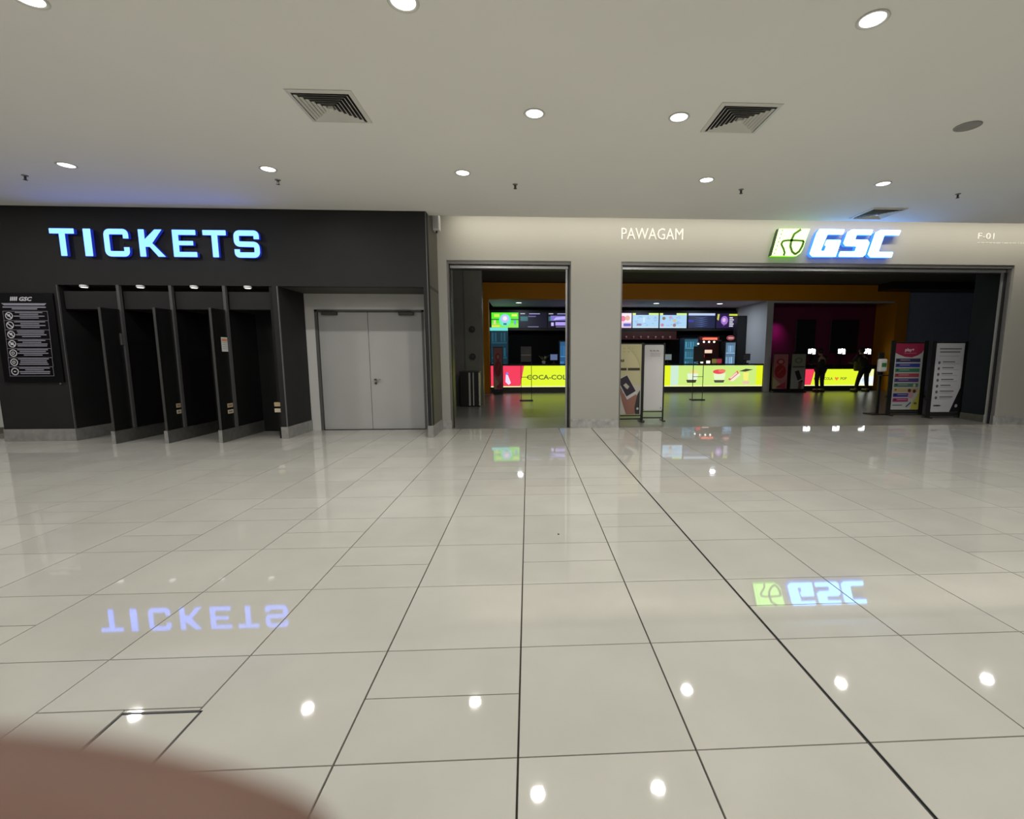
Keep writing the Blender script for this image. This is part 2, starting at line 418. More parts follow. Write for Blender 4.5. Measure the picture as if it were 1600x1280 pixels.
def sticker(px_, y0, y1):
    for q, (z0, z1) in enumerate(((.525, .59), (.43, .49))):
        st = box('sticker', px_, px_+.003, y0, y1, z0, z1, M_STK[q], tb)
        box('sticker_print', px_+.003, px_+.004, y0+.02, y1-.02, (z0+z1)/2-.012, (z0+z1)/2+.012, mat('sticker_ink', (.2, .15, .1), .6), st)
sticker(-5.480, 6.24, 6.335); sticker(-4.677, 6.20, 6.335)
for q, (z0, z1) in enumerate(((.525, .59), (.43, .49))):
    box('sticker', -4.05, -3.95, YF+.02, YF+.028, z0, z1, M_STK[q], tb)
nt = box('paper_notice', -4.677, -4.673, 6.19, 6.335, 1.40, 1.62, mat('white_paper', (.62, .62, .62), .6), tb)
box('notice_heading', -4.673, -4.672, 6.20, 6.325, 1.555, 1.60, mat('orange_ink', (.6, .28, .12), .6), nt)
for k in range(4): box('notice_line', -4.673, -4.672, 6.205, 6.32, 1.53-k*.03, 1.538-k*.03, mat('grey_ink', (.25, .25, .25), .6), nt)
box('lock_box', -6.275, -6.235, YF-.05, YF, 1.50, 1.68, mat('post_grey', (.075, .075, .075), .4), tb, .004)

# puck lamps under the fascia
pk = None
for i, x in enumerate((-6.75, -5.92, -5.12, -4.315)):
    lab = ['leftmost white puck lamp under the ticket booth fascia', 'second puck lamp from the left above the dark bays', 'third puck lamp from the left above the dark bays', 'rightmost white puck lamp above the last dark bay'][i]
    if i == 0:
        pk = thing('puck_lamp', lab, 'lamp', (x, YF+.02, FZ), 'puck lamps over the ticket bays')
        lathe('lamp_body', [(0, 0), (.05, 0), (.055, -.008), (.055, -.03), (.045, -.034)], mat('puck_white', (.8, .8, .8), .3), pk, (x, YF+.02, FZ))
        lathe('lamp_lens', [(0, -.0345), (.045, -.0345), (.04, -.038), (0, -.0385)], emit('puck_glow', (1, .97, .92), 1.6), pk, (x, YF+.02, FZ))
    else:
        r = pk.copy(); COL.objects.link(r); r.location = (x, YF+.02, FZ); r['label'] = lab
        for ch in list(pk.children):
            c = ch.copy(); COL.objects.link(c); c.parent = r

# ---- TICKETS sign
H0, H1 = 2.822, 3.218
def stroke_poly(pts, wd, r): return offset_path(arc_round(pts, r, False, 6), wd)
def rectp(x0, x1, z0, z1, r=.008): return arc_round([(x0, z0), (x1, z0), (x1, z1), (x0, z1)], r, True, 2)
M_LF = emit('sign_face_cyan', (.30, .72, 3.4), 1.3)
def signmat(name, front, cam_s): pass
M_LS = emit('sign_return_blue', (.02, .05, .9), .35)
def letters(name, label, cat, loc, defs, y, dep, mf, ms, std=.03):
    t = thing(name, label, cat, loc)
    for polys in defs:
        bm = bmesh.new()
        for p in polys: plate(bm, p, y-dep-std, y-std)
        finish(bm)
        for f in bm.faces:
            pass
        l = bake('letter', bm, [mf, ms], t)
        for s_ in (0,):
            q = polys[0]; cx = sum(v[0] for v in q)/len(q); cz = sum(v[1] for v in q)/len(q)
            cyl_ = bmesh.new(); cyl(cyl_, (q[0][0]*.5+cx*.5, y-std, cz), (q[0][0]*.5+cx*.5, y, cz), .006, seg=8); bake('standoff', cyl_, M_DARKMETAL, l)
    return t
W1, W2 = .088, .074
def LT(a, b): m_ = (a+b)/2; return [rectp(a, b, H1-W2, H1), rectp(m_-W1/2, m_+W1/2, H0, H1-W2+.02)]
def LI(a, b): return [rectp(a, b, H0, H1)]
def LC(a, b): h_ = W1/2; return [stroke_poly([(b-h_, H1-.135), (b-h_, H1-W2/2), (a+h_, H1-W2/2), (a+h_, H0+W2/2), (b-h_, H0+W2/2), (b-h_, H0+.135)], .08, .055)]
def LK(a, b): m_ = (H0+H1)/2; return [rectp(a, a+W1, H0, H1), [(a+.06, m_-.02), (a+.15, m_-.03), (b, H0), (b-.105, H0), (a+.10, m_-.05), (a+.06, m_-.045)][::1] and [(a+.08, m_+.03), (b-.10, H0), (b+.005, H0), (a+.15, m_+.045)], [(a+.06, m_-.055), (a+.15, m_-.055), (b-.02, H1), (b-.125, H1), (a+.06, m_+.03)]]
def LE(a, b): m_ = (H0+H1)/2; return [rectp(a, a+W1, H0, H1), rectp(a+W1-.02, b, H1-W2, H1), rectp(a+W1-.02, b, H0, H0+W2), rectp(a+W1-.02, b-.045, m_-W2/2+.01, m_+W2/2)]
def LS(a, b): h_ = W1/2; m_ = (H0+H1)/2; return [stroke_poly([(b-h_, H1-.125), (b-h_, H1-W2/2), (a+h_, H1-W2/2), (a+h_, m_), (b-h_, m_-.005), (b-h_, H0+W2/2), (a+h_, H0+W2/2), (a+h_, H0+.12)], .08, .055)]
letters('tickets_sign', 'glowing cyan lettering TICKETS mounted on the charcoal fascia', 'sign', (-5.55, YF, 3.0),
        [LT(-7.065, -6.712), LI(-6.585, -6.475), LC(-6.30, -5.935), LK(-5.795, -5.43), LE(-5.305, -4.962), LT(-4.86, -4.518), LS(-4.413, -4.03)], YF, .05, M_LF, M_LS)

# ---- notice board with rules
nb = thing('notice_board', 'black wall board of cinema rules in seven icon rows beside the ticket bays', 'notice board', (-7.62, YF, .93))
box('board', -8.06, -7.185, YF-.03, YF-.001, .932, 2.285, mat('board_black', (.003, .003, .004), .4, spec=.2), nb, .004)
p = Print(-8.02, -7.22, .96, 2.26, YF-.031)
g_ = (.30, .29, .36); wv = (.62, .62, .66)
p.text(.42, .928, 'GSC', .045, wv, bold=.003, sx=1.2, shear=.35)
for k in range(4): p.poly([(.27+k*.034, .928), (.293+k*.034, .928), (.308+k*.034, .973), (.285+k*.034, .973)], wv)
p.poly([(.10, .90), (.92, .90), (.88, .875), (.15, .875)], g_); p.rect(.12, .848, .90, .862, g_); p.rect(.28, .828, .74, .842, g_)
y_ = .81; hh = .108
for k in range(7):
    a, b = y_-hh*k, y_-hh*(k+1)
    p.rect(.11, a-.004, .92, a, g_); p.rect(.11, b, .116, a, g_); p.rect(.914, b, .92, a, g_)
    cyy = (a+b)/2-.002
    p.ring(.215, cyy, .07, .016, wv, .8/1.3)
    if k in (0, 1, 2, 3): p.poly([(.165, cyy+.02), (.18, cyy+.028), (.265, cyy-.02), (.25, cyy-.028)], wv)
    if k in (0, 2): p.rect(.19, cyy-.006, .24, cyy+.018, wv)
    if k in (3,): p.rect(.185, cyy-.015, .245, cyy+.015, wv)
    if k in (4, 5): p.ring(.215, cyy, .03, .014, wv, .8/1.3)
    if k == 6: p.disc(.215, cyy, .025, wv, .3)
    for q in range(4):
        hw = random.choice((.17, .24, .27)) if q % 2 else random.choice((.25, .28))
        p.rect(.58-hw, a-.022-q*.021, .58+hw, a-.011-q*.021, g_)
p.rect(.11, y_-hh*7-.004, .92, y_-hh*7, g_)
p.done('rules_print', M_PRINTG, nb)
tube('lock_knob', (-7.25, YF, .905), (-7.25, YF-.02, .905), .012, M_STEEL, nb)

# ================================================================== CREAM WALL SIGNS
wb = thing('wall_speaker', 'small white box speaker on the dark side panel up by the ceiling', 'speaker', (-1.47, 6.9, 3.40))
box('housing', -1.528, -1.415, 6.84, 6.98, 3.405, 3.66, M_PLASTIC, wb, .012)
box('grille', -1.51, -1.43, 6.834, 6.841, 3.43, 3.63, mat('grille_grey', (.45, .45, .47), .5), wb)
cyl_ = bmesh.new(); cyl(cyl_, (-1.47, 6.9, 3.405), (-1.47, 6.9, 3.37), .015); bake('bracket', cyl_, M_BLACK, wb)

def wall_text(name, label, txt, x, z, h_, wide, m, y=YW, dep=.008):
    """separate cut letters laid on the wall; total width = wide"""
    V, F = text_polys(txt, h_*1.37)
    x0 = min(v[0] for v in V); x1 = max(v[0] for v in V); sc = wide/(x1-x0)
    t = thing(name, label, 'lettering', (x, y, z))
    # connected islands -> one letter each
    par = list(range(len(V)))
    def fd(a):
        while par[a] != a: par[a] = par[par[a]]; a = par[a]
        return a
    for f in F:
        for a in f[1:]: par[fd(a)] = fd(f[0])
    isl = {}
    for f in F: isl.setdefault(fd(f[0]), []).append(f)
    for fs in sorted(isl.values(), key=lambda q: min(V[i][0] for f in q for i in f)):
        bm = bmesh.new(); mp = {}
        for f in fs:
            for i in f:
                if i not in mp: mp[i] = bm.verts.new((x+(V[i][0]-x0)*sc, y-dep, z+V[i][1]))
            try: bm.faces.new([mp[i] for i in f])
            except ValueError: pass
        r = bmesh.ops.extrude_face_region(bm, geom=bm.faces[:])
        bmesh.ops.translate(bm, vec=(0, dep, 0), verts=[g for g in r['geom'] if isinstance(g, bmesh.types.BMVert)])
        bmesh.ops.recalc_face_normals(bm, faces=bm.faces)
        bake('letter', bm, m, t)
    return t
M_LET = mat('white_vinyl', (.80, .79, .75), .4)
wall_text('wall_lettering', 'white letters PAWAGAM on the cream wall above the wide opening', 'PAWAGAM', 1.71, 3.385, .205, 1.11, M_LET)
ft = wall_text('unit_number', 'small white letters F-01 on the cream wall at far right', 'F-01', 8.33, 3.46, .115, .31, M_LET)
bm = bmesh.new()
x = 8.33
while x < 9.65:
    q = random.uniform(.03, .09); bx(bm, x, x+q, YW-.004, YW, 3.385, 3.402); x += q+.015
bake('address_line', bm, mat('faint_vinyl', (.60, .59, .55), .5), ft)

gs = thing('cinema_logo_sign', 'illuminated white letters GSC with green film emblem on the cream wall', 'sign', (5.6, YW, 3.1))
M_GF = emit('logo_face_white', (.9, 2.6, 6.5), 1.7); M_GSd = emit('logo_return_blue', (.03, .16, 1.0), 2.2)
M_EF = emit('emblem_face', (1.3, 3.0, .6), 1.5); M_ES = emit('emblem_return_green', (.2, .8, .02), 2.0)
GP = [(5.25, 3.573), (5.72, 3.572), (5.685, 3.48), (5.405, 3.48), (5.30, 3.195), (5.365, 3.196), (5.395, 3.285), (5.355, 3.285), (5.395, 3.388), (5.665, 3.388), (5.585, 3.095), (5.15, 3.093), (5.095, 3.14), (5.20, 3.50)]
SP = [(5.85, 3.572), (6.245, 3.570), (6.212, 3.481), (5.945, 3.480), (5.92, 3.398), (6.15, 3.396), (6.195, 3.350), (6.135, 3.14), (6.085, 3.097), (5.63, 3.098), (5.66, 3.19), (5.93, 3.192), (5.957, 3.280), (5.75, 3.282), (5.705, 3.33), (5.765, 3.52)]
CP = [(6.38, 3.570), (6.765, 3.568), (6.73, 3.478), (6.46, 3.477), (6.375, 3.189), (6.655, 3.187), (6.625, 3.093), (6.23, 3.092), (6.175, 3.14), (6.285, 3.52)]
def sgn(p): return sum(a[0]*b[1]-b[0]*a[1] for a, b in zip(p, p[1:]+p[:1]))
for P_ in (GP, SP, CP):
    bm = bmesh.new(); plate(bm, arc_round(P_, .018, True, 3), YW-.115, YW-.03); finish(bm)
    l = bake('letter', bm, [M_GF, M_GSd], gs)
    box('standoff', sum(a[0] for a in P_)/len(P_)-.02, sum(a[0] for a in P_)/len(P_)+.0, YW-.03, YW, 3.11, 3.14, M_STEEL, l)
bm = bmesh.new(); plate(bm, [(4.515, 3.570), (4.405, 3.105), (4.86, 3.105), (4.94, 3.16), (4.985, 3.25), (5.02, 3.38), (5.085, 3.575)], YW-.10, YW-.03); finish(bm)
em = bake('emblem', bm, [M_EF, M_ES], gs)
def gx(a, b): return (4.40+(a-165)*.00181+(b-440)*.00013, 3.108-(b-440)*.00174)
bm = bmesh.new()
for path, wd in (([(470, 178), (400, 225), (372, 285), (360, 345), (378, 400), (410, 425), (450, 395), (480, 345), (498, 292)], .042), ([(500, 292), (420, 287), (330, 288), (285, 296), (268, 325), (292, 375), (302, 410), (290, 440)], .036)):
    plate(bm, offset_path(arc_round([gx(*q) for q in path], .03, False, 4), wd), YW-.108, YW-.1)
finish(bm); bake('emblem_line', bm, [mat('emblem_green', (.06, .14, .01), .4)]*2, em)
for k in range(7):
    a, b = 283-k*14, 190+k*38
    px_, pz_ = gx(a, b)
    box('film_hole', px_-.009, px_+.009, YW-.106, YW-.1, pz_-.011, pz_+.011, mat('hole_dark', (.03, .05, .02), .5), em)
bm = bmesh.new(); plate(bm, [gx(238, 175), gx(248, 175), gx(170, 440), gx(155, 440)], YW-.103, YW-.03); finish(bm)
bake('emblem_edge', bm, [mat('hole_dark', (.03, .05, .02), .5)]*2, em)

# ================================================================== CEILING FIXTURES
M_TRIMW = mat('downlight_trim', (.66, .65, .6), .4); M_LENS = emit('downlight_lens', (1, .98, .95), 6)
LP = [(-3.08, 2.03, 'white recessed downlight at the top left corner of the ceiling'), (-.733, 1.945, 'white recessed downlight at the top edge, left of centre'),
      (2.367, 1.956, 'largest recessed downlight in the upper right of the ceiling'),
      (.118, 3.30, 'recessed downlight between the two square air vents, nearer the left vent'), (1.482, 3.302, 'recessed downlight right beside the right-hand square vent'),
      (-5.366, 4.752, 'leftmost recessed downlight over the TICKETS sign'), (-3.062, 4.758, 'recessed downlight above the end of the TICKETS sign'),
      (-.743, 4.767, 'recessed downlight above the white corner speaker'), (2.338, 4.854, 'recessed downlight above the white PAWAGAM letters'), (4.698, 4.878, 'recessed downlight above the illuminated GSC sign')]
extra = [(4.67, 1.95), (6.97, 4.85), (-5.37, 1.95), (-7.67, 4.75), (7.0, 1.95), (.7, -.6), (-3.1, -.6), (3.5, -.6), (-6, -.6), (6.5, -.6), (-.7, -3), (-4, -3), (3, -3), (6.5, -3), (-7.7, 1.95), (-10.2, 3.5), (-9.5, -1.5)]
dl = None
def copy_thing(src, loc, label):
    r = src.copy(); COL.objects.link(r); r.location = loc; r['label'] = label
    for ch in list(src.children):
        c = ch.copy(); COL.objects.link(c); c.parent = r
        for g in ch.children:
            d = g.copy(); COL.objects.link(d); d.parent = c
    return r
for i, (x, y, lab) in enumerate(LP):
    if dl is None:
        dl = thing('downlight', lab, 'ceiling light', (x, y, CZ), 'recessed downlights in the hall ceiling')
        lathe('trim_ring', [(.078, -.001), (.098, -.001), (.10, -.005), (.094, -.009), (.080, -.006), (.076, .0)], M_TRIMW, dl, (x, y, CZ), 32)
        lathe('lens', [(0, -.002), (.077, -.002), (.077, -.0005), (0, -.0005)], M_LENS, dl, (x, y, CZ), 32)
    else: copy_thing(dl, (x, y, CZ), lab)
for n, (x, y) in enumerate([(a[0], a[1]) for a in LP]+extra):
    area('downlight_lamp', (x, y, CZ-.012), .13, .13, LAMP_W, LAMP_COL, shape='DISK')

def diffuser(x, y, s, lab, dark=False):
    t = thing('air_vent', lab, 'vent', (x, y, CZ), 'square air vents in the ceiling')
    M_V = mat('vent_white', (.68, .67, .62), .45)
    box('plenum', x-s/2+.03, x+s/2-.03, y-s/2+.03, y+s/2-.03, CZ-.002, CZ-.001, M_BLACK, t)
    def ring(bm, a0, z0, a1, z1, th=.002):
        c = [(-1, -1), (1, -1), (1, 1), (-1, 1)]
        o_ = [bm.verts.new((x+p_*a0, y+q_*a0, CZ+z0)) for p_, q_ in c]; i_ = [bm.verts.new((x+p_*a1, y+q_*a1, CZ+z1)) for p_, q_ in c]
        o2 = [bm.verts.new((x+p_*a0, y+q_*a0, CZ+z0-th)) for p_, q_ in c]; i2 = [bm.verts.new((x+p_*a1, y+q_*a1, CZ+z1-th)) for p_, q_ in c]
        for k in range(4):
            n = (k+1) % 4
            bm.faces.new((o_[k], o_[n], i_[n], i_[k])); bm.faces.new((o2[k], i2[k], i2[n], o2[n]))
            bm.faces.new((o_[k], o2[k], o2[n], o_[n])); bm.faces.new((i_[k], i_[n], i2[n], i2[k]))
    bm = bmesh.new(); ring(bm, s/2, -.002, s/2-.035, -.010, .004); bmesh.ops.recalc_face_normals(bm, faces=bm.faces); bake('vent_frame', bm, M_V, t)
    n = 6; a = s/2-.052; st = (a-.02)/n
    for k in range(n):
        a0 = a-k*st
        bm = bmesh.new(); ring(bm, a0, -.020, a0-st*.50, -.006, .0015); bmesh.ops.recalc_face_normals(bm, faces=bm.faces); bake('louvre', bm, M_V, t)
    box('vent_core', x-.022, x+.022, y-.022, y+.022, CZ-.028, CZ-.004, M_V, t)
    return t
diffuser(-1.72, 3.27, .56, 'square white air vent on the left half of the ceiling')
diffuser(2.065, 3.30, .56, 'square white air vent right of centre, beside a downlight')
diffuser(5.58, 6.14, .56, 'square air vent tinted blue by the GSC sign below it')
sp = thing('ceiling_speaker', 'round grey perforated speaker flush in the ceiling at far right', 'speaker', (4.368, 3.338, CZ))
lathe('speaker_rim', [(.09, -.001), (.112, -.001), (.112, -.006), (.1, -.009), (.092, -.006)], mat('speaker_grey', (.30, .29, .27), .5), sp, (4.368, 3.338, CZ), 32)
lathe('speaker_grille', [(0, -.004), (.093, -.004), (.093, -.002), (0, -.002)], mat('speaker_grey2', (.22, .215, .2), .6), sp, (4.368, 3.338, CZ), 32)
spr = None
for x, y, lab in ((-6.187, 5.107, 'leftmost ceiling sprinkler above the TICKETS sign'), (-3.131, 5.113, 'ceiling sprinkler just behind the downlight at the end of TICKETS'),
                  (-.11, 5.128, 'ceiling sprinkler above the narrow doorway'), (2.936, 5.175, 'ceiling sprinkler between PAWAGAM and the GSC sign'), (6.033, 5.207, 'rightmost ceiling sprinkler near the far right ceiling')):
    if spr is None:
        spr = thing('sprinkler', lab, 'sprinkler', (x, y, CZ), 'sprinklers in the ceiling')
        lathe('escutcheon', [(0, 0), (.035, 0), (.03, -.008), (.012, -.012), (0, -.012)], mat('sprinkler_chrome', (.3, .3, .28), .35, metal=.8), spr, (x, y, CZ))
        bm = bmesh.new(); cyl(bm, (x, y, CZ-.01), (x, y, CZ-.05), .009, seg=10); cyl(bm, (x, y, CZ-.052), (x, y, CZ-.056), .022, seg=12)
        cyl(bm, (x-.012, y, CZ-.012), (x-.012, y, CZ-.054), .003, seg=6); cyl(bm, (x+.012, y, CZ-.012), (x+.012, y, CZ-.054), .003, seg=6)
        bake('sprinkler_head', bm, M_DARKMETAL, spr)
    else: copy_thing(spr, (x, y, CZ), lab)

# floor access hatch
hx0, hx1, hy0, hy1 = -2.46*T, -1.975*T, .0, .45*T
ht = thing('floor_hatch', 'small square floor access lid with black gap around it, lower left', 'hatch', ((hx0+hx1)/2, (hy0+hy1)/2, 0))
boxes('hatch_frame', [(hx0, hx1, hy1-.007, hy1, -.012, .0006), (hx0, hx0+.006, hy0, hy1, -.012, .0006), (hx1-.009, hx1, hy0, hy1, -.012, .0006), (hx0, hx1, hy0, hy0+.006, -.012, .0006)], M_BLACK, ht)
bm = bmesh.new(); tile_bm(bm, hx1-hx0-.012, hy1-hy0-.012, (hx0+hx1)/2-.001, (hy0+hy1)/2, -.0006); bake('hatch_lid', bm, M_TILE, ht)
# expansion joint strip (dark rubber with twin metal lips) in the thick gap
ej = thing('expansion_joint', 'long dark metal expansion joint strip running across the tiles to the pillar', 'floor joint', (2*T+.004, 3, 0))
box('rubber_seal', 2*T-.0005, 2*T+.0085, HY0+.3, YW-.02, -.012, -.004, M_BLACK, ej)
box('metal_lip', 2*T-.0022, 2*T-.0008, HY0+.3, YW-.02, -.012, .0, M_DARKMETAL, ej)
box('metal_lip', 2*T+.0088, 2*T+.0102, HY0+.3, YW-.02, -.012, .0, M_DARKMETAL, ej)
sk = box('floor_speck', .26-.006, .26+.006, 1.96, 1.974, 0, .004, M_BLACK); tag(sk, 'tiny dark crumb on the polished tiles near the centre', 'debris')

# ================================================================== CONCESSION STAND
RED = (.92, .05, .11); YEL = (.78, .95, .03); LIME = (.62, .90, .10)
ct = thing('snack_counter', 'long snack counter with backlit red and yellow COCA-COLA front panel', 'counter', (3.8, 16.3, 0))
box('counter_base', -1.33, 8.87, 16.06, 16.7, 0, .185, mat('counter_plinth', (.05, .05, .05), .4), ct)
box('counter_body', -1.33, 8.87, 16.04, 16.72, .185, .97, M_BLACK, ct)
box('countertop', -1.35, 8.88, 15.98, 16.76, 1.0, 1.045, mat('countertop_black', (.01, .01, .01), .2), ct, .004)
def lit_front(x0, x1, z0, z1, y, slant, txt_x, txt_h, parent, bottle=True):
    p = Print(x0, x1, z0, z1, y)
    wd = x1-x0
    def u(x): return (x-x0)/wd
    p.poly([(0, 0), (u(slant), 0), (u(slant+.15), 1), (0, 1)], RED)
    p.poly([(u(slant), 0), (1, 0), (1, 1), (u(slant+.15), 1)], YEL)
    return p, u
p, u = lit_front(-1.33, 8.87, .2, .985, 16.03, -.26, 0, 0, ct)
p.poly([(u(-.80), .25), (u(-.68), .1), (u(-.60), .2), (u(-.70), .55), (u(-.78), .6)], (.85, .75, 1.0)); p.poly([(u(-.78), .6), (u(-.70), .55), (u(-.69), .68), (u(-.76), .7)], (.2, .25, .9))
p.text(u(-.02), .36, 'COCA-COLA', .22, (.10, .16, .03), bold=.006, sx=1.18)
hx_, hy_ = u(2.55), .5
p.poly([(hx_-.012, hy_+.08), (hx_-.008, hy_+.14), (hx_-.003, hy_+.13), (hx_, hy_+.08), (hx_+.003, hy_+.13), (hx_+.008, hy_+.14), (hx_+.012, hy_+.08), (hx_, hy_-.14)], (.8, .06, .02))
p.text(u(2.8), .36, 'POPCORN', .22, (.10, .16, .03), bold=.006, sx=1.18)
# pale food section on the right-hand end
p.rect(u(5.05), 0, u(5.35), 1, (.80, .92, .02)); p.rect(u(5.35), 0, u(5.65), 1, (.62, .85, .66)); p.rect(u(5.65), 0, u(8.62), 1, (.62, .86, .22)); p.rect(u(8.62), 0, 1, 1, (.80, .92, .02))
p.rect(0, 0, 1, .05, (.98, 1, .45))
for a, b, c, d, cc in ((5.95, .18, 6.35, .32, (.05, .05, .03)), (5.98, .32, 6.40, .62, (.8, .92, .7)), (6.08, .62, 6.42, .78, (.85, .75, .25)), (6.98, .32, 7.45, .62, (.8, .95, .6)), (7.0, .18, 7.42, .3, (.08, .08, .06)), (8.12, .28, 8.34, .66, (.93, .9, .2)), (8.1, .12, 8.38, .24, (.85, .55, .45))):
    c0 = (c-a)*.1
    p.poly([(u(a+c0), b), (u(c-c0), b), (u(c), d), (u(a), d)], cc)
p.disc(u(7.18), .70, .022, (.85, .08, .10), 5); p.disc(u(7.30), .74, .014, (.9, .2, .15), 6)
p.poly([(u(7.72), .28), (u(7.95), .26), (u(8.0), .40)], (.6, .05, .03)) if False else None
p.poly([(u(7.55), .34), (u(7.62), .28), (u(7.95), .62), (u(7.9), .76)], (.75, .15, .12)); p.poly([(u(7.62), .26), (u(7.75), .25), (u(8.02), .56), (u(7.96), .63)], (.95, .85, .75)); p.poly([(u(7.60), .4), (u(7.66), .36), (u(7.90), .62), (u(7.86), .68)], (.95, .7, .6))
p.poly([(u(7.95), .72), (u(8.2), .70), (u(8.5), .80), (u(8.22), .84)], (.06, .06, .03))
p.done('backlit_panel', M_LIT, ct)
box('panel_shelf_light', -1.33, 8.87, 16.025, 16.04, .185, .2, M_FRAME, ct)

bc = thing('bay_counter', 'short counter with backlit yellow panel where two people stand, at right', 'counter', (11.9, 16.5, 0))
box('counter_base', 10.4, 13.4, 16.3, 16.8, 0, .185, M_BLACK, bc)
box('counter_body', 10.4, 13.4, 16.28, 16.82, .185, .84, M_BLACK, bc)
box('countertop', 10.35, 13.45, 16.22, 16.86, .84, .99, mat('countertop_black', (.01, .01, .01), .2), bc, .004)
p, u = lit_front(10.4, 13.4, .19, .83, 16.27, 10.9, 0, 0, bc)
p.poly([(u(10.48), .12), (u(10.62), .1), (u(10.58), .6), (u(10.5), .72)], (.9, .85, 1)); p.poly([(u(10.50), .3), (u(10.54), .3), (u(10.54), .6), (u(10.5), .6)], (.02, .05, .2))
p.text(u(11.02), .36, 'COCA-COLA', .16, (.14, .2, .03), bold=.004, sx=.9)
hx_ = u(11.93); p.poly([(hx_-.028, .47), (hx_-.016, .53), (hx_, .48), (hx_+.016, .53), (hx_+.028, .47), (hx_, .3)], (.85, .25, .05))
p.text(u(12.08), .36, 'POP', .16, (.14, .2, .03), bold=.004, sx=.95)
p.rect(u(12.85), 0, 1, .58, (.92, .97, 1.0)); p.rect(u(12.95), .25, u(13.25), .45, (.6, .8, .95)); p.rect(u(13.0), .12, u(13.2), .2, (.85, .8, .95))
p.poly([(u(12.85), .5), (u(12.95), .75), (u(13.1), .98), (u(13.39), .98), (u(13.39), .58), (u(12.85), .58)], (.95, .97, .5)); p.text(u(13.1), .66, 'Go', .16, (.3, .4, .1))
p.rect(0, 0, 1, .05, (.98, 1, .5))
p.done('backlit_panel', M_LIT, bc)

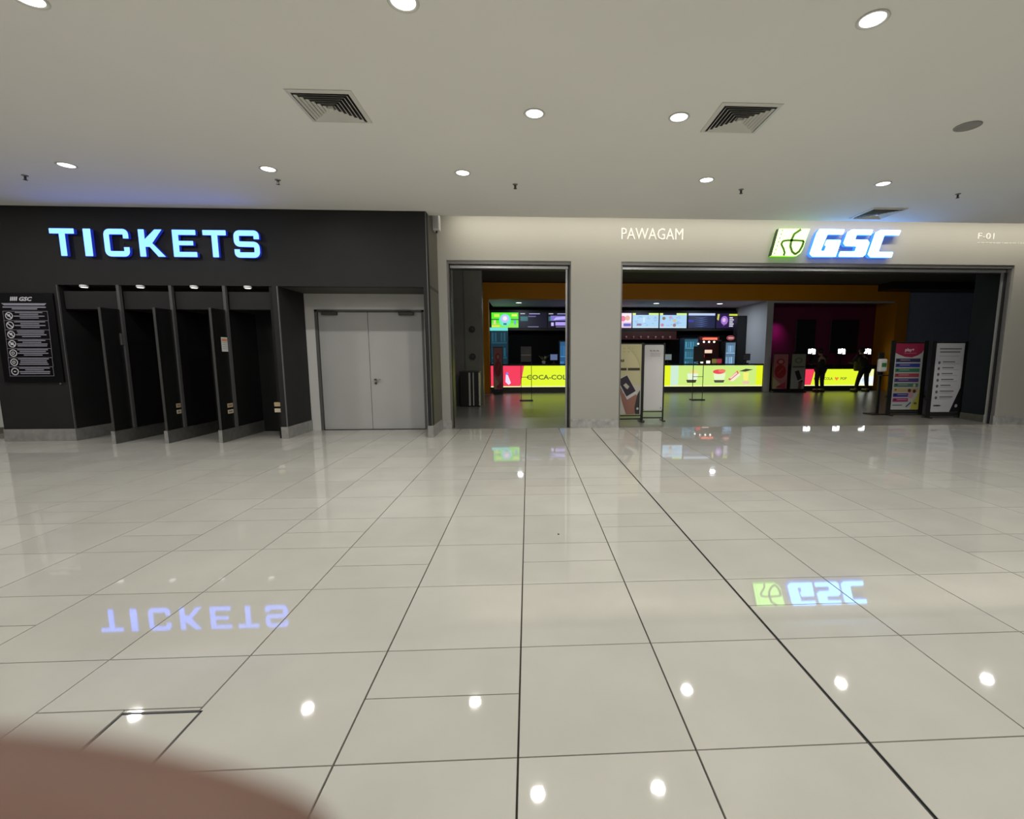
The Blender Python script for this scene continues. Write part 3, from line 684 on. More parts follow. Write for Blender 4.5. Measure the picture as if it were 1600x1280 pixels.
# menu screens
SCX = [(-1.46, -.35), (-.30, .82), (.87, 1.98), (2.04, 3.2), (3.25, 4.375), (4.42, 5.52), (5.57, 6.715), (6.79, 7.93), (8.0, 9.14-.25)]
SZ0, SZ1 = 2.51, 3.12; SY = 18.5
labs = ['bright green menu screen at the left end of the row', 'dark menu screen beside the green one', 'dark menu screen with a purple picture, left doorway', 'dark menu screen partly behind the pillar',
        'pink and white menu screen just right of the pillar', 'pale blue menu screen, first of two alike', 'pale blue menu screen beside the dark blue one', 'dark blue wavy menu screen', 'purple menu screen with yellow bar, last in the row']
for k, (a, b) in enumerate(SCX):
    t = thing('menu_screen', labs[k], 'screen', ((a+b)/2, SY, SZ0), 'menu screens above the snack counter')
    box('bezel', a-.012, b+.012, SY, SY+.06, SZ0-.02, SZ1+.02, M_BLACK, t)
    p = Print(a, b, SZ0, SZ1, SY-.001)
    R = random.Random(k)
    if k == 0:
        p.rect(0, 0, 1, 1, (.10, .85, .02)); p.rect(0, .5, .3, .58, (.02, .25, .03)); p.rect(.7, .5, 1, .58, (.02, .25, .03)); p.rect(0, 0, 1, .3, (.25, .85, .08)); p.rect(0, .05, .3, .14, (.9, .85, .05))
        p.disc(.5, .5, .22, (.15, .85, .6), 1.9); p.disc(.5, .6, .15, (.55, .55, .95), 1.8); p.disc(.5, .62, .08, (.9, .9, .9), 1.8); p.rect(.44, .18, .56, .3, (.03, .2, .2)); p.rect(.08, .2, .16, .5, (.8, .7, .3)); p.rect(.84, .2, .9, .5, (.2, .3, .8)); p.rect(.1, .7, .3, .9, (.6, .9, .1)); p.rect(.75, .75, .95, .9, (.8, .9, .1))
    elif k in (1, 2, 3):
        p.rect(0, 0, 1, 1, (.004, .004, .015)); p.rect(.03, .9, .2, .96, (.5, .5, .6)); p.rect(.35, .9, .75, .95, (.4, .4, .75)); p.rect(.03, .45, .3, .75, (.03, .14, .15)); p.rect(.32, .72, .6, .78, (.18, .12, .35))
        p.rect(.3, .04, .7, .08, (.3, .25, .5))
        if k == 2: p.rect(.1, .48, .75, .8, (.22, .18, .6)); p.poly([(.2, .5), (.7, .6), (.7, .75), (.3, .7)], (.5, .45, .95)); p.rect(.12, .12, .22, .35, (.6, .5, .95)); p.rect(.28, .15, .75, .38, (.45, .35, .9)); p.rect(.85, .6, .98, .72, (.3, .3, .4))
    elif k == 4:
        p.rect(0, 0, 1, 1, (.85, .62, .85)); p.rect(.6, .4, 1, .95, (.95, .85, .9)); p.disc(.68, .62, .1, (.85, .2, .35), 1.9); p.disc(.85, .66, .09, (.8, .45, .35), 1.9); p.rect(.7, .1, .98, .3, (.12, .14, .5)); p.rect(0, .3, .5, .8, (.9, .4, .6))
    elif k in (5, 6):
        p.rect(0, 0, 1, 1, (.42, .66, .90)); p.rect(0, .87, .12, 1, (.75, .9, .2)); p.rect(.12, .87, .62, 1, (.01, .01, .04)); p.rect(.62, .87, 1, 1, (.65, .9, .25)); p.rect(0, 0, 1, .05, (.75, .9, .98))
        for q in range(16): x_, z_ = R.uniform(.05, .85), R.uniform(.15, .78); p.rect(x_, z_, x_+R.uniform(.05, .14), z_+.025, (.18, .36, .6))
        if k == 5: p.rect(.4, .35, .47, .7, (.6, .8, .95)); p.poly([(.15, .15), (.35, .15), (.33, .3), (.17, .3)], (.3, .2, .3))
        else:
            for x_, z_, c_ in ((.15, .65, (.25, .2, .12)), (.55, .5, (.7, .5, .3)), (.1, .2, (.6, .25, .35)), (.55, .18, (.35, .2, .2)), (.4, .7, (.5, .4, .6))): p.disc(x_, z_, .06, c_, 1.8)
    elif k == 7:
        p.rect(0, 0, 1, 1, (.008, .012, .055)); p.rect(0, .85, 1, 1, (.50, .62, .88)); p.rect(0, .4, .2, .55, (.02, .02, .35))
        for q in range(5): z_ = .15+q*.14; p.poly([(.2, z_), (.5, z_-.08), (.75, z_+.05), (.5, z_)], (.05, .09, .25))
    else:
        p.rect(0, 0, 1, 1, (.018, .008, .06)); p.rect(.6, .84, 1, .96, (.62, .75, .04)); p.disc(.38, .52, .17, (.38, .18, .62), 1.8); p.disc(.36, .55, .08, (.75, .5, .85), 1.8); p.poly([(.02, .6), (.1, .5), (.14, .95), (.05, .95)], (.6, .6, .1)); p.poly([(.3, .1), (.45, .25), (.42, .3)], (.3, .1, .4))
        for q in range(5): p.rect(.62, .10+q*.14, .62+R.uniform(.15, .3), .18+q*.14, (.75, .75, .85))
    p.done('display', M_SCREEN, t)
bh = box('menu_bulkhead', -1.6, 8.9, SY+.062, 18.7, 2.38, 3.24, M_BLACK); tag(bh, 'long black bulkhead carrying the row of menu screens', 'bulkhead')
box('lower_rail', -1.6, 8.88, SY-.02, SY+.06, 2.40, 2.475, M_BLACK, bh)

# faint dark red shelf band with reflections beneath the screens
sh = thing('hanging_shelf', 'dark maroon overhead shelf with small cups below the menu screens', 'shelf', (5.3, 18.3, 2.1))
box('shelf_board', 3.2, 6.3, 18.2, 18.5, 2.02, 2.05, mat('maroon', (.10, .015, .02), .35), sh); box('shelf_back', 3.2, 6.3, 18.49, 18.5, 2.05, 2.38, mat('maroon_dark', (.06, .015, .015), .3), sh)
for k in range(9):
    o = lathe('cup', [(0, 0), (.03, 0), (.042, .11), (.038, .11), (.028, .01)], mat('cup_pink', (.35, .15, .16), .4), None, (3.5+k*.31, 18.33, 2.051), 12)
    tag(o, 'pinkish cup on the dark overhead shelf, ' + ['leftmost of nine', 'second from the left', 'third from the left', 'fourth from the left', 'middle of the nine', 'fourth from the right', 'third from the right', 'second from the right', 'rightmost of nine'][k], 'cup', 'cups on the overhead shelf')

# back counter with appliances
bk = thing('back_counter', 'black rear work counter behind the snack counter', 'counter', (3.6, 18.2, 0))
box('cabinet', -1.5, 8.88, 18.0, 18.7, 0, .9, M_BLACK, bk); box('worktop', -1.5, 8.89, 17.95, 18.72, .9, .94, M_FRAME, bk)
def fridge(x0, x1, y, z0, z1, lab, body, shelf_c, n, head=None, dots=False, doorw=None):
    t = thing('drinks_fridge', lab, 'fridge', ((x0+x1)/2, y+.3, z0))
    box('cabinet', x0, x1, y, min(y+.5, 17.93), z0, z1, mat('fridge_'+body, {'navy': (.02, .05, .09), 'black': (.02, .02, .02), 'teal': (.015, .06, .09)}[body], .4), t)
    p = Print(x0+.03, x1-.03, z0+.05, z1-.05, y-.004)
    p.rect(0, 0, 1, 1, tuple(c*.35 for c in shelf_c))
    for k in range(n):
        z_ = k/n
        p.rect(.04, z_+.01, .96, z_+.03, tuple(c*1.0 for c in shelf_c))
        m_ = 5
        for q in range(m_):
            c_ = random.uniform(.4, 1.1); p.rect(.06+q*.18, z_+.04, .06+q*.18+.11, z_+.75/n, tuple(min(1, v*c_) for v in shelf_c))
    p.done('glass_door', M_SCREEN, t)
    if dots:
        for k in range(6):
            cb = bmesh.new(); cyl(cb, (x1-.02, y-.001, z0+.12+k*(z1-z0-.35)/5), (x1-.02, y-.03, z0+.12+k*(z1-z0-.35)/5), .035, seg=12); bake('bulb', cb, emit('bulb_white', (1, 1, 1), 2), t)
    if head: box('header', x0, x1, y-.02, y, z1-.12, z1, head, t)
    return t
fridge(6.25, 6.85, 17.35, .0, 2.05, 'tall blue-lit drinks fridge with a column of white bulbs', 'navy', (.07, .28, .42), 5, dots=True)
fridge(8.0, 8.45, 17.5, .94-.94, 1.92, 'pale blue-lit fridge under a small red sign', 'black', (.28, .5, .75), 4)
fridge(-1.45, -.75, 17.5, .0, 2.45, 'teal-lit cooler behind the left end of the snack counter', 'teal', (.01, .07, .11), 4, head=emit('teal_glow', (.15, .75, .70), 1.0))
fridge(1.28, 1.62, 17.5, .0, 1.95, 'small blue glowing cooler by the left edge of the pillar', 'black', (.06, .26, .60), 3)
rs = thing('round_sign', 'small round red and white sign above the pale fridge', 'sign', (8.2, 17.5, 2.0))
bm = bmesh.new(); cyl(bm, (8.22, 17.55, 2.06), (8.22, 17.5, 2.06), .16, seg=20); bmesh.ops.scale(bm, vec=(1, 1, .6), space=Matrix.Translation((-8.22, -17.5, -2.06)), verts=bm.verts); bake('disc', bm, emit('dull_red', (.30, .05, .06), 1), rs)
box('disc_text', 8.12, 8.32, 17.49, 17.5, 2.03, 2.08, emit('dull_pink', (.55, .40, .42), 1), rs)
pm = thing('popcorn_machine', 'black popcorn cabinet glowing red with bright warm bulbs', 'popcorn machine', (7.45, 17.6, .0))
box('stand', 7.05, 7.85, 17.5, 17.93, 0, 1.0, M_BLACK, pm); box('cabinet_frame', 7.02, 7.85, 17.75, 17.93, 1.0, 2.12, mat('dark_red', (.08, .01, .012), .4), pm)
box('red_header', 7.15, 7.66, 17.48, 17.75, 1.98, 2.07, emit('red_glow', (1.0, .18, .10), 1.2), pm)
box('cabinet_top', 7.02, 7.85, 17.5, 17.75, 1.93, 1.98, M_DARKMETAL, pm)
for x in (7.12, 7.33, 7.54):
    bm = bmesh.new(); bmesh.ops.create_uvsphere(bm, u_segments=12, v_segments=8, radius=.04, matrix=Matrix.Translation((x, 17.5, 1.90))); bake('bulb', bm, emit('bulb_warm', (1, .93, .85), 2.2), pm, smooth=True)
box('warming_tray', 6.87, 7.82, 17.34, 17.76, 1.25, 1.268, M_DARKMETAL, pm); box('serving_shelf', 6.87, 7.86, 17.34, 17.5, 1.02, 1.038, M_DARKMETAL, pm); box('upper_shelf', 6.87, 7.5, 17.34, 17.76, 1.42, 1.438, M_DARKMETAL, pm)
box('shelf_post', 6.87, 6.885, 17.34, 17.36, 0, 1.42, M_DARKMETAL, pm); box('shelf_post', 7.84, 7.855, 17.34, 17.36, 0, 1.25, M_DARKMETAL, pm)
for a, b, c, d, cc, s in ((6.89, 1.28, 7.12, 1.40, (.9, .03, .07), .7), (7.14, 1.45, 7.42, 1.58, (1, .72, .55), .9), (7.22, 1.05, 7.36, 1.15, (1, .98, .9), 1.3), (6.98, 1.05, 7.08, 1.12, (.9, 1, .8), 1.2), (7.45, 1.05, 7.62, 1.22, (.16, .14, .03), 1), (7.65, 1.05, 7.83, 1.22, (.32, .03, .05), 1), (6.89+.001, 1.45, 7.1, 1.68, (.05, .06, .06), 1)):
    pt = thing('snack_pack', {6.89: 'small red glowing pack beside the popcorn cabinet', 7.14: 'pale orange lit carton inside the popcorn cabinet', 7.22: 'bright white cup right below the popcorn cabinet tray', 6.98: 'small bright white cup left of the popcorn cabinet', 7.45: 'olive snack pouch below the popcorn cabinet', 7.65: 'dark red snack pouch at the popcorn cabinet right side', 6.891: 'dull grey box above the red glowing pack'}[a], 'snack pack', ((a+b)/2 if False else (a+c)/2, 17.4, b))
    bm = bmesh.new(); bx(bm, a, c, 17.36, 17.44, b, d, .012); bake('pack', bm, emit('pack_%d' % int(a*100), cc, s), pt)  # packs are no lamps; their brightness is put in as emission
    box('pack_lid', a+.01, c-.01, 17.37, 17.43, d, d+.008, mat('lid_grey', (.3, .3, .3), .4), pt)
    box('pack_base', a+.02, c-.02, 17.365, 17.44, b-.012, b, M_BLACK, pt)
cl = thing('dark_column', 'plain black cupboard column at the right end of the stand', 'cupboard', (8.72, 17.9, 0))
box('cupboard_body', 8.5, 8.88, 17.6, 17.95, 0, 2.95, M_BLACK, cl); box('cupboard_door', 8.51, 8.87, 17.585, 17.6, .1, 2.9, mat('cupboard_black', (.014, .014, .016), .35), cl)
# pos tills on the counter
def till(x, lab, glow):
    t = thing('till', lab, 'till', (x, 16.35, 1.045))
    box('till_base', x-.09, x+.09, 16.28, 16.42, 1.045, 1.07, M_BLACK, t, .004); box('till_neck', x-.02, x+.02, 16.34, 16.37, 1.07, 1.2, M_BLACK, t)
    s = box('till_screen', x-.15, x+.15, 16.31, 16.34, 1.17, 1.42, M_BLACK, t, .005)
    box('till_display', x-.13, x+.13, 16.304, 16.311, 1.19, 1.40, emit('till_glow_%s' % lab[:4], glow, 1.0), s)
till(5.32, 'pale grey card terminal with lit face on the snack counter', (.16, .20, .20)); till(5.2-.0+.0-.05+.0, 'upper teal till screen behind the card terminal', (.05, .13, .15)) if False else None
till(1.0, 'small bright till display by the left side of the pillar', (.10, .14, .28)); till(8.35, 'dark till at the right end of the snack counter', (.012, .012, .014))
tp = thing('stand_plant', 'small spiky olive plant in a white pot on the snack counter', 'plant', (.62, 16.35, 1.045))
lathe('pot', [(0, 0), (.05, 0), (.07, .11), (.062, .11), (.045, .02)], M_PLASTIC, tp, (.62, 16.35, 1.045), 14)
for k in range(14):
    a = k*2.4; L_ = .28+.08*random.random(); bm = bmesh.new(); c = Vector((.62, 16.35, 1.13)); e = c+Vector((math.cos(a)*L_*.7, math.sin(a)*L_*.5, L_*.75))
    s = Vector((-math.sin(a), math.cos(a), 0))*.012; m_ = (c+e)/2+Vector((0, 0, .03))
    v = [bm.verts.new(q) for q in (c-s*.5, c+s*.5, m_+s, e, m_-s)]; bm.faces.new(v); r = bmesh.ops.solidify(bm, geom=bm.faces[:], thickness=.003)
    bake('leaf', bm, mat('leaf_olive', (.16, .15, .06), .5), tp)

# concession downlights
for i, (x, lab) in enumerate(((-.3, 'cool downlight in the stand ceiling seen through the narrow doorway'), (5.0, 'cool downlight over the pale menu screens'), (7.5, 'cool downlight over the dark blue menu screen'))):
    t = thing('stand_downlight', lab, 'ceiling light', (x, 17.0, 3.36), 'downlights in the stand ceiling')
    lathe('trim_ring', [(.1, 0), (.13, 0), (.13, -.008), (.11, -.012), (.1, -.006)], M_TRIMW, t, (x, 17.0, 3.36)); lathe('lens', [(0, -.012), (.105, -.012), (.105, -.003), (0, -.003)], emit('lens_cool', (.9, .96, 1), 3), t, (x, 17.0, 3.36))
    area('stand_lamp', (x, 17.0, 3.33), .18, .18, 26, (.78, .9, 1.0), shape='DISK')
area('bay_spot', (9.75, 16.3, 2.7), .1, .1, .8, (1, .08, .75), (math.radians(50), 0, 0), 'DISK', 70)

# ================================================================== STANDEES / POSTERS
def frame_stand(name, lab, cat, x0, x1, y, z0, z1, ph, sheet, rz=0, foot=.22, pole=.014, knobs=False):
    """poster hung between two poles on flat feet; built about its own base"""
    cx = (x0+x1)/2; w_ = (x1-x0)/2
    t = thing(name, lab, cat, (cx, y, 0), rz=rz)
    for s in (-1, 1):
        box('pole', s*w_-pole, s*w_+pole, -.012, .012, .02, ph, M_BLACK, t, 0, True)
        box('foot', s*w_-.025, s*w_+.025, -foot, foot, 0, .02, M_BLACK, t, .004, True)
        if knobs: tube('knob', (s*(w_+pole), 0, .42), (s*(w_+pole+.035), 0, .42), .028, M_BLACK, t, 12, True)
    box('crossbar', -w_, w_, -.008, .008, .05, .075, M_BLACK, t, 0, True)
    box('crossbar', -w_, w_, -.008, .008, z0-.04, z0-.02, M_BLACK, t, 0, True)
    box('crossbar', -w_, w_, -.008, .008, z1, z1+.025, M_BLACK, t, 0, True)
    if sheet:
        b = box('poster_board', -w_+pole, w_-pole, -.006, .004, z0, z1, M_BLACK, t, 0, True)
        sheet(t, -w_+pole+.004, w_-pole-.004, z0, z1)
    return t
def sheet_app(t, x0, x1, z0, z1):
    p = Print(x0, x1, z0, z1, -.0065)
    p.rect(0, 0, 1, 1, (.50, .46, .27)); p.rect(0, 0, 1, .42, (.50, .48, .42))
    for k in range(9): p.poly([(.5+k*.06, .98), (.52+k*.06, .98), (1, .75-k*.04), (1, .73-k*.04)], (.40, .38, .20)) if .52+k*.06 < 1 else None
    for r_, z_ in ((5, .93), (5, .885)):
        for q in range(r_): p.rect(.12+q*.14, z_, .19+q*.14, z_+.02, (.42, .38, .22))
    p.text(.12, .80, 'GET', .03, (.03, .03, .02), bold=.004); p.text(.12, .755, 'MOBILE', .03, (.03, .03, .02), bold=.004); p.text(.12, .71, 'APP', .03, (.03, .03, .02), bold=.004)
    p.rect(.12, .63, .52, .665, (.04, .035, .02)); p.rect(.56, .63, .95, .665, (.04, .035, .02))
    p.poly([(.52, .0), (.80, .0), (.9, .24), (.78, .34), (.42, .30), (.35, .38), (.30, .36), (.38, .2)], (.28, .13, .10))
    p.poly([(.82, .0), (.97, .0), (.97, .35), (.88, .28), (.8, .1)], (.03, .03, .03))
    p.poly([(.22, .50), (.55, .57), (.88, .30), (.55, .21)], (.55, .55, .55)); p.poly([(.24, .495), (.54, .56), (.83, .335), (.53, .255)], (.025, .015, .03))
    p.poly([(.42, .42), (.5, .45), (.62, .40), (.56, .36), (.5, .38)], (.5, .45, .4))
    p.rect(.08, .05, .30, .065, (.2, .2, .18)); p.disc(.9, .08, .04, (.5, .5, .5), .45)
    p.done('poster_print', M_PRINT, t, True)
frame_stand('app_poster_stand', 'yellow poster of a hand holding a phone, standing half behind the pillar', 'poster stand', 1.66, 2.325, 7.98, .16, 1.56, 1.59, sheet_app, rz=.06, foot=.16)
def sheet_white(t, x0, x1, z0, z1):
    bm = bmesh.new()
    plate(bm, arc_round([(x0, z0), (x1, z0), (x1, z1), (x0, z1)], .03, True, 4), -.016, -.007); finish(bm); bake('white_sheet', bm, [mat('standee_white', (.62, .61, .62), .5)]*2, t, True)
    p = Print(x0, x1, z0, z1, -.0165)
    for k in range(8): p.rect(.28+k*.06, .905-.004*(k % 2), .33+k*.06, .925-.008*(k % 3), (.25, .2, .12))
    for k in range(3): p.rect(.3, .87-k*.022, .82, .878-k*.022, (.45, .38, .44))
    p.rect(.9, .02, .93, .05, (.1, .1, .1))
    p.done('sheet_print', M_PRINT, t, True)
frame_stand('white_poster_stand', 'plain white rounded poster on a black frame stand right of the pillar', 'poster stand', 2.385, 2.81, 8.15, .22, 1.55, 1.59, sheet_white, rz=-.04, foot=.16)

def sheet_play(t, x0, x1, z0, z1):
    p = Print(x0, x1, z0, z1, -.0065)
    p.rect(0, 0, 1, 1, (.50, .52, .50))
    p.poly([(0, 1), (0, .86), (.15, .83), (.35, .80), (.6, .79), (.8, .82), (.95, .86), (1, .9), (1, 1)], (.33, .025, .07))
    p.text(.5, .885, 'play+', .045, (.75, .72, .72), bold=.002, align='CENTER', sx=1.1)
    p.rect(.3, .85, .75, .857, (.5, .2, .25))
    cs = [(.05, .04, .12), (.04, .06, .30), (.05, .22, .12), (.42, .07, .10), (.10, .06, .22), (.08, .20, .15), (.50, .36, .14), (.05, .04, .26), (.35, .04, .16)]
    for k, c in enumerate(cs):
        z_ = .775-k*.075
        p.rect(.04, z_-.056, .92 if k < 7 else .6, z_, c); p.rect(.2, z_-.027, .55, z_-.018, (.5, .4, .42))
        p.disc(.12, z_-.022, .035, tuple(v*.4 for v in c), .45)
    p.poly([(.70, 0), (1, 0), (1, .35), (.9, .2), (.75, .1)], (.52, .48, .08)); p.rect(.82, .08, .92, .11, (.1, .12, .1))
    p.disc(.68, .22, .1, (.55, .3, .35), .5); p.disc(.62, .29, .06, (.08, .03, .03), .45); p.disc(.8, .28, .06, (.1, .03, .03), .45); p.disc(.78, .37, .05, (.55, .55, .3), .5)
    p.rect(.05, .06, .4, .075, (.1, .15, .25)); p.poly([(.55, .03), (.72, .1), (.7, .12), (.53, .05)], (.06, .08, .15))
    p.done('poster_print', M_PRINT, t, True)
frame_stand('price_list_stand', 'poster stand with crimson play+ heading and striped coloured list', 'poster stand', 8.11, 8.86, 8.74, .13, 1.60, 1.66, sheet_play, foot=.15, pole=.05, knobs=True)
def sheet_rules(t, x0, x1, z0, z1):
    p = Print(x0, x1, z0, z1, -.0065)
    p.poly([(0, 0), (.68, 0), (1, .36), (1, 1), (0, 1)], (.50, .50, .53)); g1 = (.16, .16, .17); g2 = (.36, .36, .38)
    p.rect(.12, .91, .90, .93, g1); p.rect(.14, .865, .86, .885, g1); p.rect(.12, .81, .84, .822, g2)
    for k in range(7):
        z_ = .72-k*.085
        p.disc(.15, z_, .045, (.12, .12, .13), .5); p.rect(.27, z_+.005, .27+random.uniform(.35, .5), z_+.02, g1); p.rect(.27, z_-.018, .85 if k < 4 else .7, z_-.010, g2)
    p.text(.08, .085, 'CINEMA', .022, (.05, .05, .05), bold=.003)
    p.disc(.9, .09, .05, (.35, .35, .36), .5)
    p.done('poster_print', M_PRINT, t, True)
frame_stand('notice_poster_stand', 'white icon notice with a cut lower corner on a black stand, rightmost', 'poster stand', 8.60, 9.33, 8.24, .13, 1.59, 1.63, sheet_rules, foot=.12, pole=.05, knobs=True)

def small_stand(x, y, lab, paper):
    t = thing('queue_sign_stand', lab, 'sign stand', (x, y, 0))
    for s in (-1, 1): box('pole', s*.155-.008, s*.155+.008, -.008, .008, .03, 1.62, M_BLACK, t, 0, True)
    box('base_plate', -.2, .2, -.14, .14, 0, .03, M_BLACK, t, .006, True)
    box('crossbar', -.155, .155, -.006, .006, .70, .715, M_BLACK, t, 0, True)
    if paper:
        b = box('sign_board', -.16, .16, -.012, -.004, 1.16, 1.62, M_BLACK, t, 0, True)
        p = Print(-.15, .15, 1.17, 1.61, -.0125); p.rect(0, 0, 1, 1, (.075, .075, .075))
        for k in range(7): p.rect(.1, .1+k*.12, .9, .15+k*.12, (.08, .08, .08))
        p.rect(0, .42, 1, .46, (.35, .35, .34)); p.done('sign_print', M_PRINT, t, True)
    else: box('sign_board', -.16, .16, -.012, -.004, 1.16, 1.62, M_BLACK, t, 0, True)
small_stand(-.02, 12.8, 'thin two-pole stand with a grey notice, seen through the narrow doorway', True)
small_stand(5.19, 12.72, 'thin two-pole stand with a black board before the food panel', False)

def roll_poster(x0, x1, y, z0, z1, lab, kind):
    cx = (x0+x1)/2; w_ = (x1-x0)/2
    t = thing('roll_up_banner', lab, 'banner', (cx, y, 0))
    box('banner_base', -w_-.03, w_+.03, -.12, .12, 0, .05, M_BLACK, t, .01, True)
    box('banner_frame', -w_-.02, w_+.02, 0, .02, .05, z1+.03, M_BLACK, t, 0, True)
    p = Print(-w_, w_, z0, z1, -.001)
    if kind == 'red':
        p.rect(0, 0, 1, 1, (.36, .13, .14)); p.disc(.5, .5, .4, (.30, .015, .02), .5); p.disc(.48, .78, .3, (.34, .02, .04), .3); p.disc(.5, .78, .16, (.45, .25, .18), .3); p.poly([(0, .35), (.6, .12), (.2, 0), (0, 0)], (.42, .33, .2)); p.poly([(.2, .05), (.9, .2), (.9, 0)], (.36, .03, .06))
        p.poly([(.3, .45), (.7, .62), (.72, .6), (.32, .43)], (.45, .1, .1))
    else:
        p.rect(0, 0, 1, 1, (.24, .27, .19)); p.rect(0, 0, 1, .6, (.28, .30, .27)); p.ring(.5, .82, .26, .07, (.12, .1, .05), .3); p.rect(.1, .62, .95, .65, (.03, .03, .02)); p.poly([(.25, .5), (.55, .54), (.9, .2), (.6, .14)], (.02, .01, .02)); p.poly([(.35, .2), (.9, .32), (.9, .28), (.4, .16)], (.35, .33, .31)); p.poly([(.55, 0), (.8, 0), (.85, .2), (.6, .2)], (.14, .06, .05))
    p.done('banner_print', M_PRINT, t, True)
roll_poster(9.02, 9.56, 15.55, .13, 1.40, 'dim red banner left of the bay counter', 'red')
roll_poster(9.70, 10.22, 15.55, .13, 1.40, 'dim green and yellow phone banner beside the red one', 'app')
roll_poster(-1.17, -.87, 15.4, .17, 1.63, 'tall narrow red banner before the left end of the snack counter', 'red')

# bin
bn = thing('litter_bin', 'black litter bin with chrome front strips against the grey lobby wall', 'bin', (-1.5, 11.3, 0))
box('bin_body', -1.76, -1.24, 11.12, 11.5, .02, .90, M_BLACK, bn, .01)
box('bin_top', -1.77, -1.23, 11.11, 11.51, .90, .94, M_DARKMETAL, bn, .01)
box('bin_base', -1.75, -1.25, 11.13, 11.49, 0, .02, M_BLACK, bn)
for x, w_ in ((-1.53, .05), (-1.42, .03), (-1.27, .045)): box('chrome_strip', x, x+w_, 11.10, 11.122, .03, .90, mat('chrome', (.75, .75, .72), .25, metal=.6), bn, .006)
for z, lab in ((2.05, 'upper round black fixture on the grey lobby panel'), (1.32, 'lower round black fixture on the grey lobby panel')):
    q = thing('wall_fixture', lab, 'fixture', (-1.46, 11.57, z), 'round black fixtures on the lobby panel')
    tube('fixture_ring', (-1.46, 11.58, z), (-1.46, 11.55, z), .085, M_BLACK, q, 20); tube('fixture_core', (-1.46, 11.55, z), (-1.46, 11.535, z), .045, M_DARKMETAL, q, 16)

# hand sanitiser stand
hs = thing('sanitiser_stand', 'hand sanitiser dispenser on a black post beside the poster stands', 'sanitiser stand', (8.02, 8.95, 0))
box('post', -.03, .03, -.02, .02, .02, .95, M_BLACK, hs, .004, True)
box('base_plate', -.22, .045, -.16, .16, 0, .02, M_BLACK, hs, .005, True)
box('back_plate', -.07, .06, -.01, .02, .9, 1.40, M_BLACK, hs, .006, True)
box('dispenser', -.11, .075, -.11, -.012, .97, 1.26, M_PLASTIC, hs, .03, True)
box('dispenser_label', -.065, .04, -.115, -.1105, 1.08, 1.17, mat('label_green', (.05, .20, .06), .5), hs, 0, True)
box('drip_tray', -.10, .10, -.16, -.02, .88, .90, M_BLACK, hs, .005, True)
# bay monitors
for xx, lab in ((10.98, 'left glowing white monitor in the bay'), (12.17, 'middle glowing white monitor in the bay'), (13.2, 'right glowing white monitor in the bay')):
    y = 16.45
    z0 = 1.36
    t = thing('bay_monitor', lab, 'screen', (xx, y, .99), 'glowing monitors in the counter bay')
    box('monitor_stand', xx-.02, xx+.02, y+.02, y+.05, .99, z0, M_BLACK, t); box('monitor_foot', xx-.1, xx+.1, y-.06, y+.08, .99, 1.0, M_BLACK, t)
    box('monitor_body', xx-.2, xx+.2, y, y+.03, z0, z0+.30, M_BLACK, t, .004)
    p = Print(xx-.15, xx+.15, z0+.04, z0+.26, y-.002)
    W_ = (1, 1, 1)
    p.rect(.02, .1, .45, .9, W_); p.rect(.45, .3, .62, 1, W_); p.rect(.6, 0, .98, .75, W_); p.rect(.2, .5, .9, .9, W_); p.disc(.2, .75, .16, W_, 1.2); p.disc(.8, .75, .16, W_, 1.2); p.rect(.3, .05, .36, .3, (.2, .15, .3))
    p.done('display', printmat('monitor_glow', 3.0), t)
# dark wall pictures in the bay
for k, (x, w_) in enumerate(((10.6, .75), (12.0, 1.1))):
    t = thing('dark_panel_picture', ['left black hanging panel on the magenta bay wall', 'right black hanging panel on the magenta bay wall'][k], 'panel', (x, 16.9, 1.7))
    box('panel_board', x, x+w_, 16.90, 16.94, 1.45, 2.75, M_BLACK, t); box('panel_rail', x-.03, x-.01, 16.90, 16.94, 1.5, 2.75, M_DGREY, t)

